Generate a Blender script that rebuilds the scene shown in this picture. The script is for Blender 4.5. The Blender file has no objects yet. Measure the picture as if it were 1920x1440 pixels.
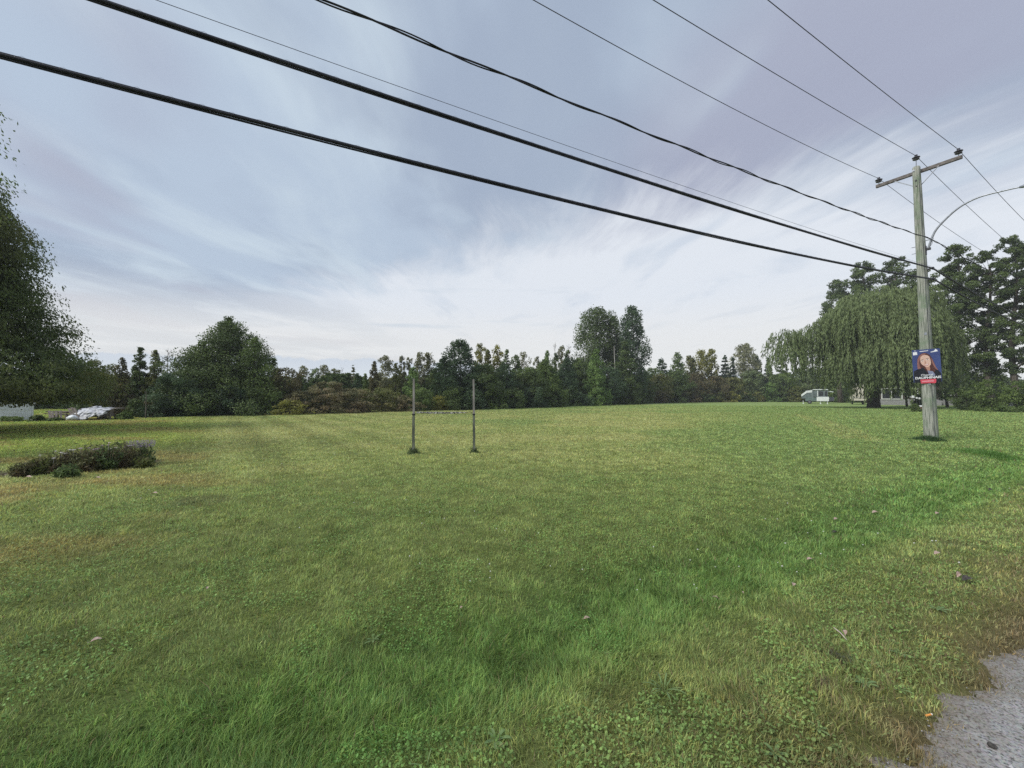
import bpy, math, random
import numpy as np
from mathutils import Vector, Matrix

# ------------------------------------------------------------------ camera, world, sun, exposure
SC = bpy.context.scene
COL = SC.collection
F, HY, EYE = 760.0, 742.0, 1.6            # focal length and horizon row in 1920 px units, eye height
PITCH = math.atan((HY - 720) / F)
cam_d = bpy.data.cameras.new('camera'); cam = bpy.data.objects.new('camera', cam_d); COL.objects.link(cam)
cam_d.sensor_width = 36; cam_d.lens = 36 * F / 1920
cam_d.clip_start = 0.05; cam_d.clip_end = 6000
cam.location = (0, 0, EYE); cam.rotation_euler = (math.pi / 2 + PITCH, 0, 0)
SC.camera = cam
SC.render.resolution_x, SC.render.resolution_y = 1024, 768
SC.view_settings.view_transform = 'Standard'; SC.view_settings.look = 'None'
SC.view_settings.exposure = 1.1; SC.view_settings.gamma = 1
SC.cycles.use_denoising = False
SC.cycles.max_bounces = 6; SC.cycles.diffuse_bounces = 3; SC.cycles.transmission_bounces = 4
SC.cycles.transparent_max_bounces = 8
SUN_AZ, SUN_EL = -114, 45                   # degrees: left of the view direction, above the horizon

def lin(r, g, b):
    f = lambda c: (c / 255 / 12.92) if c / 255 <= 0.04045 else ((c / 255 + 0.055) / 1.055) ** 2.4
    return (f(r), f(g), f(b))

def world():
    w = bpy.data.worlds.new('World'); SC.world = w; w.use_nodes = True
    nt = w.node_tree; N = nt.nodes; L = nt.links; N.clear()
    def nd(t, **k):
        n = N.new(t)
        for a, v in k.items(): setattr(n, a, v)
        return n
    def val(x): return x if hasattr(x, 'node') else None
    def mth(op, a, b=0.0, c=None, clamp=False):
        n = nd('ShaderNodeMath', operation=op); n.use_clamp = clamp
        for i, v in enumerate((a, b) if c is None else (a, b, c)):
            if hasattr(v, 'is_linked'): L.new(v, n.inputs[i])
            else: n.inputs[i].default_value = v
        return n.outputs[0]
    def sstep(x, lo, hi):
        n = nd('ShaderNodeMapRange', interpolation_type='SMOOTHSTEP')
        L.new(x, n.inputs[0]); n.inputs[1].default_value = lo; n.inputs[2].default_value = hi
        return n.outputs[0]
    def comb(x, y, z=0.0):
        n = nd('ShaderNodeCombineXYZ')
        for i, v in enumerate((x, y, z)):
            if hasattr(v, 'is_linked'): L.new(v, n.inputs[i])
            else: n.inputs[i].default_value = v
        return n.outputs[0]
    def noise(vec, scale, detail=4, rough=0.5, dist=0.0):
        n = nd('ShaderNodeTexNoise'); L.new(vec, n.inputs['Vector'])
        n.inputs['Scale'].default_value = scale; n.inputs['Detail'].default_value = detail
        n.inputs['Roughness'].default_value = rough; n.inputs['Distortion'].default_value = dist
        return n.outputs[0]
    def mixc(f, a, b):
        n = nd('ShaderNodeMix', data_type='RGBA')
        if hasattr(f, 'is_linked'): L.new(f, n.inputs[0])
        else: n.inputs[0].default_value = f
        for i, v in ((6, a), (7, b)):
            if hasattr(v, 'is_linked'): L.new(v, n.inputs[i])
            else: n.inputs[i].default_value = (*v, 1)
        return n.outputs[2]
    tc = nd('ShaderNodeTexCoord'); sp = nd('ShaderNodeSeparateXYZ'); L.new(tc.outputs['Generated'], sp.inputs[0])
    X, Y, Z = sp.outputs
    z = mth('MAXIMUM', Z, 0.045)
    u = mth('DIVIDE', X, z); v = mth('DIVIDE', Y, z)         # the cloud deck as a plane overhead
    az = mth('ARCTAN2', X, Y)
    # slow warp so that the bands are not straight
    wv = comb(mth('MULTIPLY', u, 0.5), mth('MULTIPLY', v, 0.3), 3.1)
    warp = mth('MULTIPLY', mth('SUBTRACT', noise(wv, 1.0, 3), 0.5), 2.6)
    us = mth('ADD', u, mth('MULTIPLY', warp, 0.55))
    streak_f = noise(comb(mth('MULTIPLY', us, 1.9), mth('MULTIPLY', v, 0.55), 0.0), 1.0, 6, 0.55)       # long rolls of cloud
    streak_w = noise(comb(mth('MULTIPLY', us, 0.75), mth('MULTIPLY', v, 0.45), 7.7), 1.0, 5, 0.55)
    lav = noise(comb(mth('MULTIPLY', us, 0.75), mth('MULTIPLY', v, 0.42), 12.3), 1.0, 3, 0.55)
    fray = noise(comb(mth('MULTIPLY', us, 6.5), mth('MULTIPLY', v, 1.5), 2.0), 1.0, 4, 0.6)             # frayed lower edge of the deck
    K = 1.0
    c_base = lin(181, 196, 214); c_dark = lin(155, 168, 189); c_lav = lin(165, 169, 189)
    c_pale = lin(202, 216, 227); c_white = lin(226, 231, 238); c_warm = lin(236, 235, 233)
    deck = mixc(mth('MULTIPLY', sstep(streak_f, 0.42, 0.68), 0.8), c_base, c_pale)
    deck = mixc(mth('MULTIPLY', sstep(streak_w, 0.43, 0.60), 0.75), deck, c_dark)
    deck = mixc(mth('MULTIPLY', sstep(mth('ADD', lav, mth('MULTIPLY', sstep(u, -0.1, 1.1), 0.10)), 0.48, 0.68), 0.85), deck, c_lav)
    far = mixc(mth('MULTIPLY', sstep(streak_f, 0.50, 0.70), 0.75), c_white, lin(202, 212, 225))
    # where the deck ends: farther on the left, nearer on the right
    e = mth('ADD', v, mth('MULTIPLY', u, 0.50))
    e = mth('ADD', e, mth('MULTIPLY', mth('SUBTRACT', streak_w, 0.5), 2.6))
    e = mth('ADD', e, mth('MULTIPLY', mth('SUBTRACT', fray, 0.5), 1.0))
    edge = sstep(e, 2.15, 3.35)
    leftgrey = sstep(u, -1.0, -3.4)                         # streaky bands reach low on the left
    edge = mth('MULTIPLY', edge, mth('SUBTRACT', 1.0, mth('MULTIPLY', mth('MULTIPLY', leftgrey, sstep(streak_w, 0.36, 0.56)), 0.9)))
    sky = mixc(edge, deck, far)
    # warm pale band low down
    band = mth('MULTIPLY', sstep(Z, 0.24, 0.12), sstep(Z, -0.02, 0.07))
    thin = noise(comb(mth('MULTIPLY', az, 2.2), mth('MULTIPLY', Z, 26.0), 4.0), 1.0, 4, 0.55)
    sky = mixc(mth('MULTIPLY', band, 0.75), sky, c_warm)
    sky = mixc(mth('MULTIPLY', mth('MULTIPLY', sstep(thin, 0.60, 0.75), sstep(Z, 0.33, 0.2)), 0.55), sky, lin(196, 208, 220))
    # distant bank of cumulus above the horizon
    bn = noise(comb(mth('MULTIPLY', az, 14.0), mth('MULTIPLY', Z, 9.0), 1.0), 1.0, 5, 0.6)
    bh = mth('ADD', 0.088, mth('MULTIPLY', mth('SUBTRACT', bn, 0.5), 0.045))
    bh = mth('SUBTRACT', bh, mth('MULTIPLY', mth('ABSOLUTE', mth('ADD', az, 0.42)), 0.045))
    d = mth('SUBTRACT', bh, Z)
    bank = mixc(sstep(d, 0.0, 0.05), lin(204, 213, 226), lin(216, 224, 233))
    sky = mixc(mth('MULTIPLY', sstep(d, -0.002, 0.004), 0.9), sky, bank)
    ns = nd('ShaderNodeTexSky', sky_type='NISHITA'); ns.sun_disc = False
    ns.sun_elevation = math.radians(SUN_EL); ns.sun_rotation = math.radians(SUN_AZ)
    # cloud radiance in the same units as the sky texture (background strength 0.1)
    sc = nd('ShaderNodeVectorMath', operation='SCALE'); L.new(sky, sc.inputs[0]); sc.inputs[3].default_value = 6.6
    out = mixc(0.94, ns.outputs[0], sc.outputs[0])
    # under the horizon: dull ground light
    out = mixc(sstep(Z, -0.02, -0.10), out, (0.9, 1.0, 0.6))
    bg = nd('ShaderNodeBackground'); bg.inputs['Strength'].default_value = 0.075; L.new(out, bg.inputs['Color'])
    wo = nd('ShaderNodeOutputWorld'); L.new(bg.outputs[0], wo.inputs[0])
world()
sd = bpy.data.lights.new('sun', 'SUN'); sun = bpy.data.objects.new('sun', sd); COL.objects.link(sun)
sd.energy = 1.5; sd.angle = math.radians(24); sd.color = (1.0, 0.965, 0.90)
_a, _e = math.radians(SUN_AZ), math.radians(SUN_EL)
_sd = Vector((math.sin(_a) * math.cos(_e), math.cos(_a) * math.cos(_e), math.sin(_e)))
sun.rotation_euler = _sd.to_track_quat('Z', 'Y').to_euler(); sun.location = _sd * 50 + Vector((0, 0, 5))

# ------------------------------------------------------------------ helpers
CP, SP = math.cos(PITCH), math.sin(PITCH)
CAM = np.array([0, 0, EYE])
def ray(px, py):
    x = (px - 960) / F; y = (720 - py) / F
    return np.array([x, CP - y * SP, SP + y * CP])
def gp(px, py, z=0.0):                     # the point of the ground seen in a pixel of the photograph
    d = ray(px, py); return CAM + d * ((z - EYE) / d[2])
def at_depth(px, py, Y):
    d = ray(px, py); return CAM + d * (Y / d[1])

def tag(o, label=None, cat=None, group=None, kind=None):
    if label: o['label'] = label
    if cat: o['category'] = cat
    if group: o['group'] = group
    if kind: o['kind'] = kind
    return o
def empty(name, loc, rz=0.0, label=None, cat=None, group=None):
    o = bpy.data.objects.new(name, None); COL.objects.link(o); o.location = loc; o.rotation_euler = (0, 0, rz)
    o.empty_display_size = 0.2
    return tag(o, label, cat, group)
def np_mesh(name, V, faces_flat, sizes, mat, parent=None, attrs=None, smooth=False, loc=None, parent_loc=None):
    me = bpy.data.meshes.new(name)
    V = np.asarray(V, dtype=np.float32)
    me.vertices.add(len(V)); me.vertices.foreach_set('co', V.ravel())
    fl = np.asarray(faces_flat, dtype=np.int32).ravel(); sizes = np.asarray(sizes, dtype=np.int32)
    me.loops.add(len(fl)); me.loops.foreach_set('vertex_index', fl)
    st = np.zeros(len(sizes), dtype=np.int32); st[1:] = np.cumsum(sizes)[:-1]
    me.polygons.add(len(sizes)); me.polygons.foreach_set('loop_start', st)
    try: me.polygons.foreach_set('loop_total', sizes)
    except Exception: pass
    me.update(calc_edges=True)
    if attrs:
        for an, (dom, typ, data) in attrs.items():
            a = me.attributes.new(an, typ, dom)
            a.data.foreach_set('color' if typ == 'FLOAT_COLOR' else 'value', np.asarray(data, dtype=np.float32).ravel())
    if smooth: me.polygons.foreach_set('use_smooth', np.ones(len(sizes), dtype=bool))
    me.materials.append(mat)
    o = bpy.data.objects.new(name, me); COL.objects.link(o)
    if parent is not None: o.parent = parent
    if loc is not None: o.location = loc
    return o

class MB:
    """collects boxes, tubes, lathes and polygons, then links them as one mesh"""
    def __init__(s): s.V = []; s.Fc = []
    def add(s, V, Fc):
        n = len(s.V); s.V += [tuple(map(float, v)) for v in V]; s.Fc += [tuple(i + n for i in f) for f in Fc]
    def box(s, c, size, rot=None, bev=0.0):
        x, y, z = [q / 2 for q in size]
        if bev <= 0:
            V = [Vector((a * x, b * y, d * z)) for a in (-1, 1) for b in (-1, 1) for d in (-1, 1)]
            Fc = [(0, 1, 3, 2), (4, 6, 7, 5), (0, 4, 5, 1), (2, 3, 7, 6), (0, 2, 6, 4), (1, 5, 7, 3)]
        else:
            import bmesh
            bm = bmesh.new(); bmesh.ops.create_cube(bm, size=1)
            bmesh.ops.scale(bm, vec=(2 * x, 2 * y, 2 * z), verts=bm.verts)
            bmesh.ops.bevel(bm, geom=bm.edges[:], offset=bev, segments=2, affect='EDGES')
            bm.verts.index_update()
            V = [v.co.copy() for v in bm.verts]; Fc = [tuple(v.index for v in f.verts) for f in bm.faces]; bm.free()
        if rot is not None: V = [rot @ v for v in V]
        s.add([v + Vector(c) for v in V], Fc); return s
    def tube(s, pts, radii, n=8, cap=True):
        pts = [Vector(p) for p in pts]
        if not hasattr(radii, '__len__'): radii = [radii] * len(pts)
        V = []; up = None
        for i, p in enumerate(pts):
            t = (pts[min(i + 1, len(pts) - 1)] - pts[max(i - 1, 0)]).normalized()
            if up is None:
                up = Vector((0, 0, 1)) if abs(t.z) < 0.9 else Vector((1, 0, 0))
            a = (up - t * up.dot(t)).normalized(); b = t.cross(a); up = a
            for k in range(n):
                q = 2 * math.pi * k / n
                V.append(p + (a * math.cos(q) + b * math.sin(q)) * radii[i])
        Fc = []
        for i in range(len(pts) - 1):
            for k in range(n):
                k2 = (k + 1) % n
                Fc.append((i * n + k, i * n + k2, (i + 1) * n + k2, (i + 1) * n + k))
        if cap:
            Fc.append(tuple(range(n - 1, -1, -1))); m = (len(pts) - 1) * n
            Fc.append(tuple(m + k for k in range(n)))
        s.add(V, Fc); return s
    def lathe(s, prof, c, n=16):
        V = []; Fc = []
        for r, z in prof:
            for k in range(n):
                q = 2 * math.pi * k / n; V.append((c[0] + r * math.cos(q), c[1] + r * math.sin(q), c[2] + z))
        for i in range(len(prof) - 1):
            for k in range(n):
                k2 = (k + 1) % n; Fc.append((i * n + k, i * n + k2, (i + 1) * n + k2, (i + 1) * n + k))
        Fc.append(tuple(range(n - 1, -1, -1))); m = (len(prof) - 1) * n; Fc.append(tuple(m + k for k in range(n)))
        s.add(V, Fc); return s
    def poly(s, pts2, d0, d1, axes):
        """prism of a 2-D outline; axes = (origin, ex, ey, en)"""
        o, ex, ey, en = [Vector(a) for a in axes]; n = len(pts2)
        V = [o + ex * p[0] + ey * p[1] + en * d0 for p in pts2] + [o + ex * p[0] + ey * p[1] + en * d1 for p in pts2]
        Fc = [tuple(range(n - 1, -1, -1)), tuple(range(n, 2 * n))] + [(i, (i + 1) % n, n + (i + 1) % n, n + i) for i in range(n)]
        s.add(V, Fc); return s
    def build(s, name, mat, parent=None, smooth=False, loc=None):
        me = bpy.data.meshes.new(name); me.from_pydata(s.V, [], s.Fc); me.update(); me.materials.append(mat)
        if smooth:
            me.polygons.foreach_set('use_smooth', [True] * len(me.polygons))
        o = bpy.data.objects.new(name, me); COL.objects.link(o)
        if parent is not None: o.parent = parent
        if loc is not None: o.location = loc
        return o

# value noise
def _hash(ix, iy, seed):
    h = (ix.astype(np.int64) * 374761393 + iy.astype(np.int64) * 668265263 + seed * 974634777) & 0xffffffff
    h = ((h ^ (h >> 13)) * 1274126177) & 0xffffffff
    return ((h ^ (h >> 16)) & 0xffff) / 65535.0
def vnoise(x, y, seed=0):
    x = np.asarray(x, float); y = np.asarray(y, float)
    ix = np.floor(x); iy = np.floor(y); fx = x - ix; fy = y - iy
    fx = fx * fx * (3 - 2 * fx); fy = fy * fy * (3 - 2 * fy)
    a = _hash(ix, iy, seed); b = _hash(ix + 1, iy, seed); c = _hash(ix, iy + 1, seed); d = _hash(ix + 1, iy + 1, seed)
    return (a * (1 - fx) + b * fx) * (1 - fy) + (c * (1 - fx) + d * fx) * fy
def fbm(x, y, seed=0, o=4):
    s = 0; a = 0.5; t = 0
    for k in range(o):
        s = s + a * vnoise(x * 2 ** k + 17.3 * k, y * 2 ** k - 9.1 * k, seed + k); t += a; a *= 0.5
    return s / t
def sst(x, a, b):
    t = np.clip((x - a) / (b - a), 0, 1); return t * t * (3 - 2 * t)

# ------------------------------------------------------------------ materials
def mat_new(name, rough=0.7, spec=0.3):
    m = bpy.data.materials.new(name); m.use_nodes = True
    b = m.node_tree.nodes['Principled BSDF']; b.inputs['Roughness'].default_value = rough
    b.inputs['Specular IOR Level'].default_value = spec
    return m, m.node_tree, b
def noise_mat(name, c1, c2, scale=8.0, rough=0.7, stretch=(1, 1, 1), bump=0.0, detail=5, lo=0.35, hi=0.65, metallic=0.0, spec=0.3, c3=None, s3=2.0):
    m, nt, b = mat_new(name, rough, spec); N, L = nt.nodes, nt.links
    tc = N.new('ShaderNodeTexCoord'); mp = N.new('ShaderNodeMapping'); L.new(tc.outputs['Object'], mp.inputs[0]); mp.inputs['Scale'].default_value = stretch
    nz = N.new('ShaderNodeTexNoise'); nz.inputs['Scale'].default_value = scale; nz.inputs['Detail'].default_value = detail; L.new(mp.outputs[0], nz.inputs['Vector'])
    rp = N.new('ShaderNodeValToRGB'); rp.color_ramp.elements[0].position = lo; rp.color_ramp.elements[1].position = hi
    rp.color_ramp.elements[0].color = (*c1, 1); rp.color_ramp.elements[1].color = (*c2, 1); L.new(nz.outputs[0], rp.inputs[0])
    src = rp.outputs[0]
    if c3 is not None:
        n3 = N.new('ShaderNodeTexNoise'); n3.inputs['Scale'].default_value = s3; n3.inputs['Detail'].default_value = 4; L.new(tc.outputs['Object'], n3.inputs['Vector'])
        mr = N.new('ShaderNodeMapRange'); L.new(n3.outputs[0], mr.inputs[0]); mr.inputs[1].default_value = 0.5; mr.inputs[2].default_value = 0.68
        mx = N.new('ShaderNodeMix'); mx.data_type = 'RGBA'; L.new(mr.outputs[0], mx.inputs[0]); L.new(src, mx.inputs[6]); mx.inputs[7].default_value = (*c3, 1)
        src = mx.outputs[2]
    L.new(src, b.inputs['Base Color']); b.inputs['Metallic'].default_value = metallic
    if bump:
        bp = N.new('ShaderNodeBump'); bp.inputs['Strength'].default_value = bump; bp.inputs['Distance'].default_value = 0.01
        L.new(nz.outputs[0], bp.inputs['Height']); L.new(bp.outputs[0], b.inputs['Normal'])
    return m
def leaf_mat(name, c_dark, c_light, transl=0.35, patch=0.35, c_patch=None):
    m, nt, b = mat_new(name, 0.55, 0.25); N, L = nt.nodes, nt.links
    at = N.new('ShaderNodeAttribute'); at.attribute_name = 'tint'
    mx = N.new('ShaderNodeMix'); mx.data_type = 'RGBA'; L.new(at.outputs['Fac'], mx.inputs[0])
    mx.inputs[6].default_value = (*c_dark, 1); mx.inputs[7].default_value = (*c_light, 1)
    src = mx.outputs[2]
    tc = N.new('ShaderNodeTexCoord')
    if c_patch is not None:                # patches of turning leaves
        nz = N.new('ShaderNodeTexNoise'); nz.inputs['Scale'].default_value = patch; nz.inputs['Detail'].default_value = 3; L.new(tc.outputs['Object'], nz.inputs['Vector'])
        mr = N.new('ShaderNodeMapRange'); L.new(nz.outputs[0], mr.inputs[0]); mr.inputs[1].default_value = 0.48; mr.inputs[2].default_value = 0.66; mr.inputs[4].default_value = 0.8
        m2 = N.new('ShaderNodeMix'); m2.data_type = 'RGBA'; L.new(mr.outputs[0], m2.inputs[0]); L.new(src, m2.inputs[6]); m2.inputs[7].default_value = (*c_patch, 1); src = m2.outputs[2]
    L.new(src, b.inputs['Base Color'])
    tr = N.new('ShaderNodeBsdfTranslucent'); L.new(src, tr.inputs[0])
    ms = N.new('ShaderNodeMixShader'); ms.inputs[0].default_value = transl
    L.new(b.outputs[0], ms.inputs[1]); L.new(tr.outputs[0], ms.inputs[2]); L.new(ms.outputs[0], N['Material Output'].inputs[0])
    return m

M = {}
M['bark'] = noise_mat('bark', (0.045, 0.036, 0.028), (0.13, 0.11, 0.09), 6, 0.9, (1, 1, 0.2), 0.5)
M['bark_pale'] = noise_mat('bark_pale', (0.30, 0.29, 0.27), (0.5, 0.48, 0.45), 6, 0.85, (1, 1, 0.3), 0.3)
M['twig'] = noise_mat('twig', (0.10, 0.085, 0.07), (0.2, 0.18, 0.16), 6, 0.9)
LM = {
 'dark':   leaf_mat('leaf_dark_green', (0.059, 0.091, 0.032), (0.145, 0.202, 0.059)),
 'deep':   leaf_mat('leaf_blue_green', (0.047, 0.081, 0.042), (0.107, 0.167, 0.075)),
 'mid':    leaf_mat('leaf_mid_green', (0.082, 0.131, 0.039), (0.194, 0.263, 0.075)),
 'olive':  leaf_mat('leaf_olive', (0.086, 0.108, 0.032), (0.222, 0.240, 0.071), c_patch=(0.186, 0.158, 0.059)),
 'brown':  leaf_mat('leaf_brownish', (0.084, 0.084, 0.039), (0.192, 0.175, 0.076), c_patch=(0.186, 0.135, 0.067)),
 'yellow': leaf_mat('leaf_yellow_green', (0.145, 0.158, 0.032), (0.360, 0.342, 0.082)),
 'pale':   leaf_mat('leaf_grey_green', (0.166, 0.175, 0.097), (0.330, 0.333, 0.179)),
 'light':  leaf_mat('leaf_light_green', (0.107, 0.185, 0.052), (0.233, 0.342, 0.097)),
 'willow': leaf_mat('leaf_willow', (0.085, 0.118, 0.046), (0.210, 0.268, 0.112), 0.3),
 'sumac':  leaf_mat('leaf_sumac', (0.102, 0.103, 0.045), (0.270, 0.252, 0.119), 0.25, 0.5, (0.240, 0.175, 0.097)),
 'locust': leaf_mat('leaf_locust', (0.058, 0.092, 0.029), (0.180, 0.230, 0.068), 0.4, 0.28, (0.15, 0.150, 0.045)),
}

# ------------------------------------------------------------------ ground: relief and colour
A30 = math.radians(30)
RD = np.array([math.cos(A30), math.sin(A30)])       # along the road
RN = np.array([-math.sin(A30), math.cos(A30)])      # away from the road
def tcoord(x, y): return x * RN[0] + y * RN[1]
def scoord(x, y): return x * RD[0] + y * RD[1]
def hz(x, y):
    t = tcoord(x, y); s = scoord(x, y)
    r = np.hypot(x, y)
    c = 2.38 + 0.18 * np.sin(s * 0.5)
    z = -0.16 * np.exp(-((t - c) / 0.62) ** 2)
    z = z + 0.05 * (fbm(x * 0.5, y * 0.5, 5, 3) - 0.5) * sst(r, 0.5, 3)
    z = z + 0.035 * (fbm(x * 2.2, y * 2.2, 9, 2) - 0.5) * sst(t, 0.6, 1.2) * (1 - sst(r, 20, 40))
    return z
def gz(px, py):
    p = gp(px, py); return Vector((p[0], p[1], float(hz(p[0], p[1]))))
def lawn_col(x, y):
    """colour of the turf, patch by patch, with grazing-view brightness painted in farther out"""
    t = tcoord(x, y); s = scoord(x, y); r = np.hypot(x, y)
    C = lambda *a: np.array(a)
    n1 = fbm(x * 0.45, y * 0.45, 21, 4); n2 = fbm(x * 1.8, y * 1.8, 31, 3); n3 = fbm(x * 0.12, y * 0.12, 41, 3); n4 = fbm(x * 5, y * 5, 51, 2)
    mid = C(0.188, 0.240, 0.086); yel = C(0.275, 0.300, 0.125); grn = C(0.155, 0.222, 0.080); dk = C(0.165, 0.212, 0.080)
    lush = C(0.125, 0.207, 0.064); brown = C(0.230, 0.180, 0.100); oliv = C(0.190, 0.232, 0.088)
    m = lambda a, b, f: a * (1 - f[..., None]) + b * f[..., None]
    col = np.broadcast_to(mid, x.shape + (3,)).copy()
    col = m(col, np.broadcast_to(yel, col.shape), np.clip(sst(n1, 0.35, 0.75) * sst(r, 4, 14) * 0.85 + sst(r, 5, 14) * 0.45, 0, 1) * (1 - 0.6 * sst(np.arctan2(x, y), 0.25, 0.65)))
    col = m(col, np.broadcast_to(grn, col.shape), sst(n3, 0.45, 0.7) * 0.7 * sst(r, 3, 8))
    azm = np.arctan2(x, y)
    col = m(col, np.broadcast_to(grn, col.shape), sst(azm, 0.30, 0.62) * sst(r, 6, 12) * 0.75)
    col = m(col, np.broadcast_to(grn * 1.12, col.shape), sst(r, 40, 70) * 0.55)
    col = m(col, np.broadcast_to(dk, col.shape), sst(-azm, 0.2, 0.9) * (1 - sst(r, 5.5, 10)) * 0.45)
    # mown stripes running away on the left
    q = x + 0.735 * y
    stripe = np.sin(q * 2 * np.pi / 2.3 + 1.2 * n3)
    w = sst(-azm, 0.10, 0.5) * sst(r, 6, 12)
    col = col * (1 + 0.15 * (stripe * w))[..., None]
    col = m(col, np.broadcast_to(C(0.200, 0.265, 0.060), col.shape), sst(-azm, 0.60, 0.72) * sst(r, 13, 20) * 0.75)
    # dry patches on the left
    dry = sst(fbm(x * 0.35 + 3, y * 0.8, 61, 3), 0.52, 0.70) * sst(-azm, 0.45, 0.75) * sst(r, 5, 7)
    col = m(col, np.broadcast_to(C(0.26, 0.215, 0.095), col.shape), dry * 0.65)
    # worn wheel tracks
    for (ax, ay, bx, by) in ((1500, 778, 1590, 822), (1545, 788, 1640, 826)):
        A = gp(ax, ay)[:2]; B = gp(bx, by)[:2]; ab = B - A; L2 = ab @ ab
        uu = np.clip(((x - A[0]) * ab[0] + (y - A[1]) * ab[1]) / L2, 0, 1)
        dd = np.hypot(x - A[0] - uu * ab[0], y - A[1] - uu * ab[1])
        col = m(col, np.broadcast_to(C(0.27, 0.27, 0.12), col.shape), (1 - sst(dd, 0.1, 0.5)) * 0.4)
    # the ditch: lush, uncut
    lw = np.exp(-((t - 2.42 - 0.25 * (n1 - .5)) / 0.60) ** 2) * sst(n2, 0.02, 0.30)
    col = m(col, np.broadcast_to(lush, col.shape), np.clip(lw * 1.1, 0, .9))
    near = (1 - sst(t, 1.55, 2.0))
    col = m(col, np.broadcast_to(oliv, col.shape), near * 0.8)
    bw = (1 - sst(t + 0.9 * (n2 - .5), 0.60, 1.30))
    col = m(col, np.broadcast_to(brown, col.shape), bw * 0.42)
    col = m(col, np.broadcast_to(C(0.15, 0.115, 0.075), col.shape), (1 - sst(t + 0.5 * (n2 - .5), 0.62, 0.92)) * 0.7)
    col = m(col, np.broadcast_to(yel, col.shape), sst(n2, 0.55, 0.8) * near * 0.35)
    col = col * (0.80 + 0.40 * n4)[..., None]
    # bare earth spots
    for (px, py, rad) in ((1577, 1236, 0.055), (1590, 1190, 0.04), (1545, 1290, 0.05), (1800, 1020, 0.16), (380, 940, 0.4)):
        p = gp(px, py); dd = np.hypot(x - p[0], (y - p[1]) * 1.2)
        col = m(col, np.broadcast_to(C(0.062, 0.052, 0.042), col.shape), (1 - sst(dd + 0.05 * (n4 - .5), rad * 0.7, rad * 1.3)) * (0.95 if rad < 0.1 else 0.35))
    # mulch and dirt under the flower bed
    p = (BED_A + BED_B) / 2; bd = seg_dist(x, y, BED_A, BED_B)
    col = m(col, np.broadcast_to(C(0.07, 0.055, 0.045), col.shape), 1 - sst(bd + 0.3 * (n2 - .5), 0.30, 0.55))
    col = col * np.array([1.06, 1.02, 0.92]) * (1.20 + 0.14 * sst(r, 5, 12))[..., None]  # distance term paints in the brightening of grass seen at a grazing angle
    return np.clip(col, 0.01, 0.6)
BED_A = gp(40, 886)[:2]; BED_B = gp(262, 868)[:2]
def seg_dist(x, y, A, B):
    ab = B - A; uu = np.clip(((x - A[0]) * ab[0] + (y - A[1]) * ab[1]) / (ab @ ab), 0, 1)
    return np.hypot(x - A[0] - uu * ab[0], y - A[1] - uu * ab[1])

def build_ground():
    nr, na = 300, 900
    rr = np.concatenate([[0.0], 0.25 * (2600 / 0.25) ** (np.arange(nr - 1) / (nr - 2))])
    an = np.arange(na) * 2 * np.pi / na
    R, A = np.meshgrid(rr[1:], an, indexing='ij')
    x = np.concatenate([[0.0], (R * np.sin(A)).ravel()]); y = np.concatenate([[0.0], (R * np.cos(A)).ravel()])
    z = hz(x, y) * (1 - sst(np.hypot(x, y), 200, 400))
    V = np.stack([x, y, z], 1)
    i = np.arange(nr - 2)[:, None]; k = np.arange(na)[None, :]; k2 = (k + 1) % na
    a = 1 + i * na + k; b = 1 + (i + 1) * na + k; c = 1 + (i + 1) * na + k2; d = 1 + i * na + k2
    quads = np.stack([a, d, c, b], -1).reshape(-1, 4)
    tri = np.stack([np.zeros(na, int), 1 + (np.arange(na) + 1) % na, 1 + np.arange(na)], -1)
    fl = np.concatenate([tri.ravel(), quads.ravel()]); sz = np.concatenate([np.full(len(tri), 3), np.full(len(quads), 4)])
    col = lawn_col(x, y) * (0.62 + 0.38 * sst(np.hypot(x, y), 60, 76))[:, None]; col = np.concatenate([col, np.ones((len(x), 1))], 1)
    m, nt, b_ = mat_new('lawn_ground', 0.9, 0.1); N, L = nt.nodes, nt.links
    at = N.new('ShaderNodeAttribute'); at.attribute_name = 'turf'
    tc = N.new('ShaderNodeTexCoord')
    n1 = N.new('ShaderNodeTexNoise'); n1.inputs['Scale'].default_value = 16; n1.inputs['Detail'].default_value = 11; n1.inputs['Roughness'].default_value = 0.8; L.new(tc.outputs['Object'], n1.inputs['Vector'])
    mr = N.new('ShaderNodeMapRange'); L.new(n1.outputs[0], mr.inputs[0]); mr.inputs[1].default_value = 0.3; mr.inputs[2].default_value = 0.7; mr.inputs[3].default_value = 0.62; mr.inputs[4].default_value = 1.18
    vm = N.new('ShaderNodeVectorMath'); vm.operation = 'SCALE'; L.new(at.outputs['Color'], vm.inputs[0]); L.new(mr.outputs[0], vm.inputs[3])
    L.new(vm.outputs[0], b_.inputs['Base Color'])
    bp = N.new('ShaderNodeBump'); bp.inputs['Strength'].default_value = 0.7; bp.inputs['Distance'].default_value = 0.03; L.new(n1.outputs[0], bp.inputs['Height']); L.new(bp.outputs[0], b_.inputs['Normal'])
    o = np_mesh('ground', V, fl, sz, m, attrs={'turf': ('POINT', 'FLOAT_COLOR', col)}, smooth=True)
    tag(o, 'wide mown green lawn reaching to the tree line', None, None, 'structure')
build_ground()

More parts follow.
